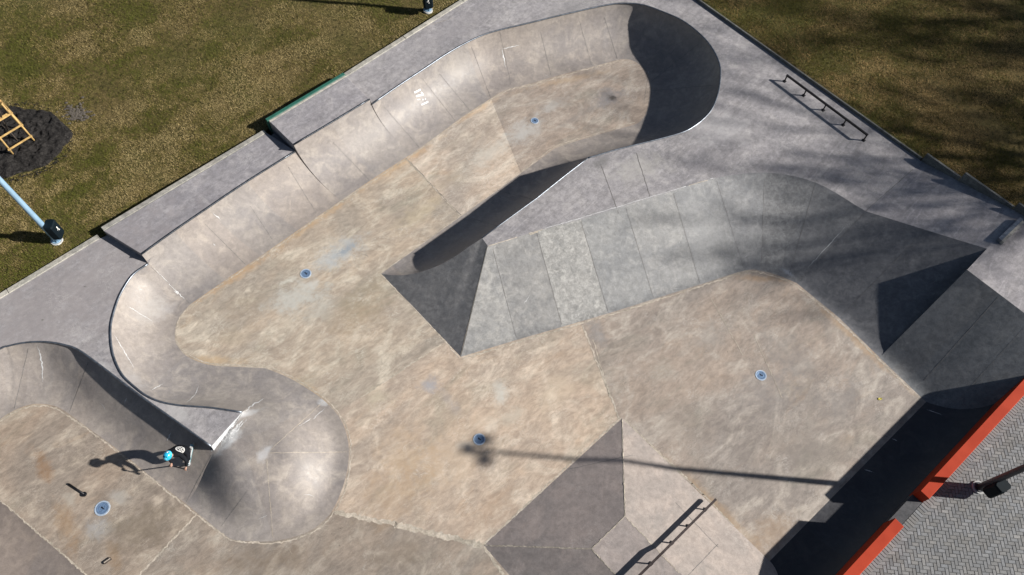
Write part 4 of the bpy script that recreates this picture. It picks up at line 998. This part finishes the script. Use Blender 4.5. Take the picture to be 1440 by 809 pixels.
for k, nm, ft in ((1, 'r', frr), (-1, 'l', fl)):
    hnd = hand_c+barx*k*.22; wr = N_[nm+'w'][0]
    nd = {'w': (wr, .026), 'p': (hnd+Vector((0, 0, .026))-fw_*.015, (.034, .018))}; ed = [('w', 'p')]
    for i in range(4):
        o_ = barx*(i-1.5)*.019; L = (.9, 1, .96, .8)[i]
        nd[f'a{i}'] = (hnd+o_+fw_*.022*L+Vector((0, 0, .02)), .0095); nd[f'b{i}'] = (hnd+o_+fw_*.034*L-Vector((0, 0, .008)), .009); nd[f'c{i}'] = (hnd+o_+fw_*.012-Vector((0, 0, .03*L)), .008)
        ed += [('p', f'a{i}'), (f'a{i}', f'b{i}'), (f'b{i}', f'c{i}')]
    nd['t1'] = (hnd-barx*k*.042-fw_*.012+Vector((0, 0, .006)), .011); nd['t2'] = (hnd-barx*k*.045+fw_*.012-Vector((0, 0, .018)), .009); ed += [('p', 't1'), ('t1', 't2')]
    skin('hand', nd, ed, M['skin'], pe_, 1)
    toe = ft+ax_*.15+sx*.02*k
    sh_ = skin('shoe', {'h': (ft-ax_*.06+nup*.035, (.042, .04)), 'm': (ft+ax_*.05+nup*.035, (.043, .036)), 't': (toe+nup*.025, (.04, .024)), 'u': (ft-ax_*.045+nup*.09, .048)}, [('h', 'm'), ('m', 't'), ('h', 'u')], M['shoe'], pe_, 2)
    s = Surf('sole', [M['sole']]); box(s, ft+ax_*.04+nup*.004, ax_*.135, sx*.044, nup*.008); s.build(sh_)
# face: nose, eyes, ears
fdn = (fw_+Vector((0, 0, -.35))).normalized()
tubeobj('nose', [hd+fdn*.085, hd+fdn*.115-Vector((0, 0, .03))], .012, M['skin'], pe_, 6)
def bit(name, mat, *a): s_ = Surf(name, [mat]); box(s_, *a); return s_.build(pe_)
for k in (-1, 1):
    e_ = bit('eye', M['blackmetal'], hd+fdn*.092+sd_*k*.033+Vector((0, 0, .005)), sd_*.012, fdn*.005, (0, 0, .007)); bit('ear', M['skin'], hd+sd_*k*.088-Vector((0, 0, .015)), sd_*.008, fw_*.018, (0, 0, .028))
bit('mouth', M['blackmetal'], hd+fdn*.085-Vector((0, 0, .055)), sd_*.02, fdn*.004, (0, 0, .004))
bm = bmesh.new(); bmesh.ops.create_uvsphere(bm, u_segments=24, v_segments=14, radius=1)
bmesh.ops.delete(bm, geom=[v for v in bm.verts if v.co.z < -.28], context='VERTS')
for v in bm.verts: v.co = Vector((v.co.x*.118, v.co.y*.142, v.co.z*.125))
rot = Matrix.Rotation(math.atan2(fw_.y, fw_.x)-math.pi/2, 4, 'Z') @ Matrix.Rotation(R(-14), 4, 'X')
bmesh.ops.transform(bm, matrix=Matrix.Translation(hd+Vector((0, 0, .025))) @ rot, verts=bm.verts); ret = bmesh.ops.solidify(bm, geom=bm.faces[:], thickness=.012)
me = bpy.data.meshes.new('helmet'); bm.to_mesh(me); bm.free()
for p in me.polygons: p.use_smooth = True
hel = link('helmet', me, M['helmet'], pe_)
for i in range(-1, 2):
    for j in (-1, 1):
        n_ = (Vector((0, 0, 1))+sd_*i*.45+fw_*j*.55).normalized(); c_ = hd+Vector((0, 0, .025))+Vector((n_.x*.128, n_.y*.136, n_.z*.128)); s = Surf('helmet_vent', [M['box']]); box(s, c_, fw_*.022, sd_*.009, n_*.004); s.build(hel)
s = Surf('helmet_sticker', [M['white']]); n_ = (Vector((0, 0, 1))*.8+fw_*-.5-sd_*.1).normalized(); c_ = hd+Vector((0, 0, .025))+n_*.138; u = n_.cross(sd_).normalized(); s.fan([c_]+[c_+u*.03*math.cos(k)+n_.cross(u)*.022*math.sin(k) for k in [i*6.2832/10 for i in range(11)]]); s.build(hel)
# round white emblem across the back of the shirt
s = Surf('shirt_emblem', [M['white']]); bb = BVHTree.FromPolygons([v.co.copy() for v in body.data.vertices], [tuple(p.vertices) for p in body.data.polygons])
bc = mid.lerp(chest, .62); tow = (CAM-bc).normalized(); bu = (chest-pel).normalized(); bv = bu.cross(tow).normalized(); bn = bv.cross(bu).normalized()
if bn.z < 0: bn = -bn
def onback(x, y):
    l_, n_, i_, d_ = bb.ray_cast(bc+bu*y+bv*x+bn*.5, -bn); return (l_+bn*.006) if l_ else None
for r0, r1, n, gap in ((.095, .118, 26, 0), (.0, .05, 3, 0), (.062, .08, 14, 2)):
    for k in range(n):
        if gap and k % 3 == gap: continue
        a0, a1 = k*6.2832/n+(.3 if n == 3 else 0), (k+.92 if n != 3 else k+.55)*6.2832/n+(.3 if n == 3 else 0)
        if n != 3: a1 = (k+1)*6.2832/n
        q4_ = [onback(r*math.cos(a), r*math.sin(a)) for r, a in ((max(r0, .004), a0), (r1, a0), (r1, a1), (max(r0, .004), a1))]
        if all(q4_): s.quad(q4_)
s.build(pe_)

# ------------------------------------------------------------------ bare trees beyond the right lawn; their branches dapple the deck
def shade_tree(label, x, y, h, seed):
    o = bare_tree('bare_tree', Vector((x, y, 1.5)), h, seed, M['bark'], .62, None, 6, h*.02); tag(o, label, 'tree', 'bare trees beyond the right lawn')
for i, (x, y, h, sd) in enumerate(((41, 19.5, 21, 21), (38, 16.6, 18.8, 77), (41, 13.6, 15.5, 43), (48, 22.5, 24, 54))):
    shade_tree(['bare tree beyond the right lawn, the one level with the grind rail', 'bare tree beyond the right lawn, shortest of the row', 'bare tree beyond the right lawn, nearest the brick plaza', 'tallest bare tree beyond the right lawn, set farthest back'][i], x, y, h, sd)

# ------------------------------------------------------------------ daylight
SEL, SAZ = 30.5, -2.4
ld = bpy.data.lights.new('sun', 'SUN'); ld.energy = 5.0; ld.angle = R(.95); ld.color = (1, .965, .915)
sun = bpy.data.objects.new('sun', ld); COL.objects.link(sun)
sun.rotation_euler = Vector((math.cos(R(SAZ))*math.cos(R(SEL)), math.sin(R(SAZ))*math.cos(R(SEL)), math.sin(R(SEL)))).to_track_quat('Z', 'Y').to_euler(); sun.location = (40, 0, 40)
w = bpy.data.worlds.new('World'); scene.world = w; w.use_nodes = True; nt = w.node_tree; bg = nt.nodes['Background']
sk = nt.nodes.new('ShaderNodeTexSky'); sk.sky_type = 'NISHITA'; sk.sun_disc = False; sk.sun_elevation = R(SEL); sk.sun_rotation = R(90-SAZ); nt.links.new(sk.outputs[0], bg.inputs[0]); bg.inputs[1].default_value = .05*.7
vs = scene.view_settings; vs.view_transform = 'Standard'; vs.look = 'None'; vs.gamma = 1; vs.exposure = .62
scene.render.resolution_x, scene.render.resolution_y = 1024, 575
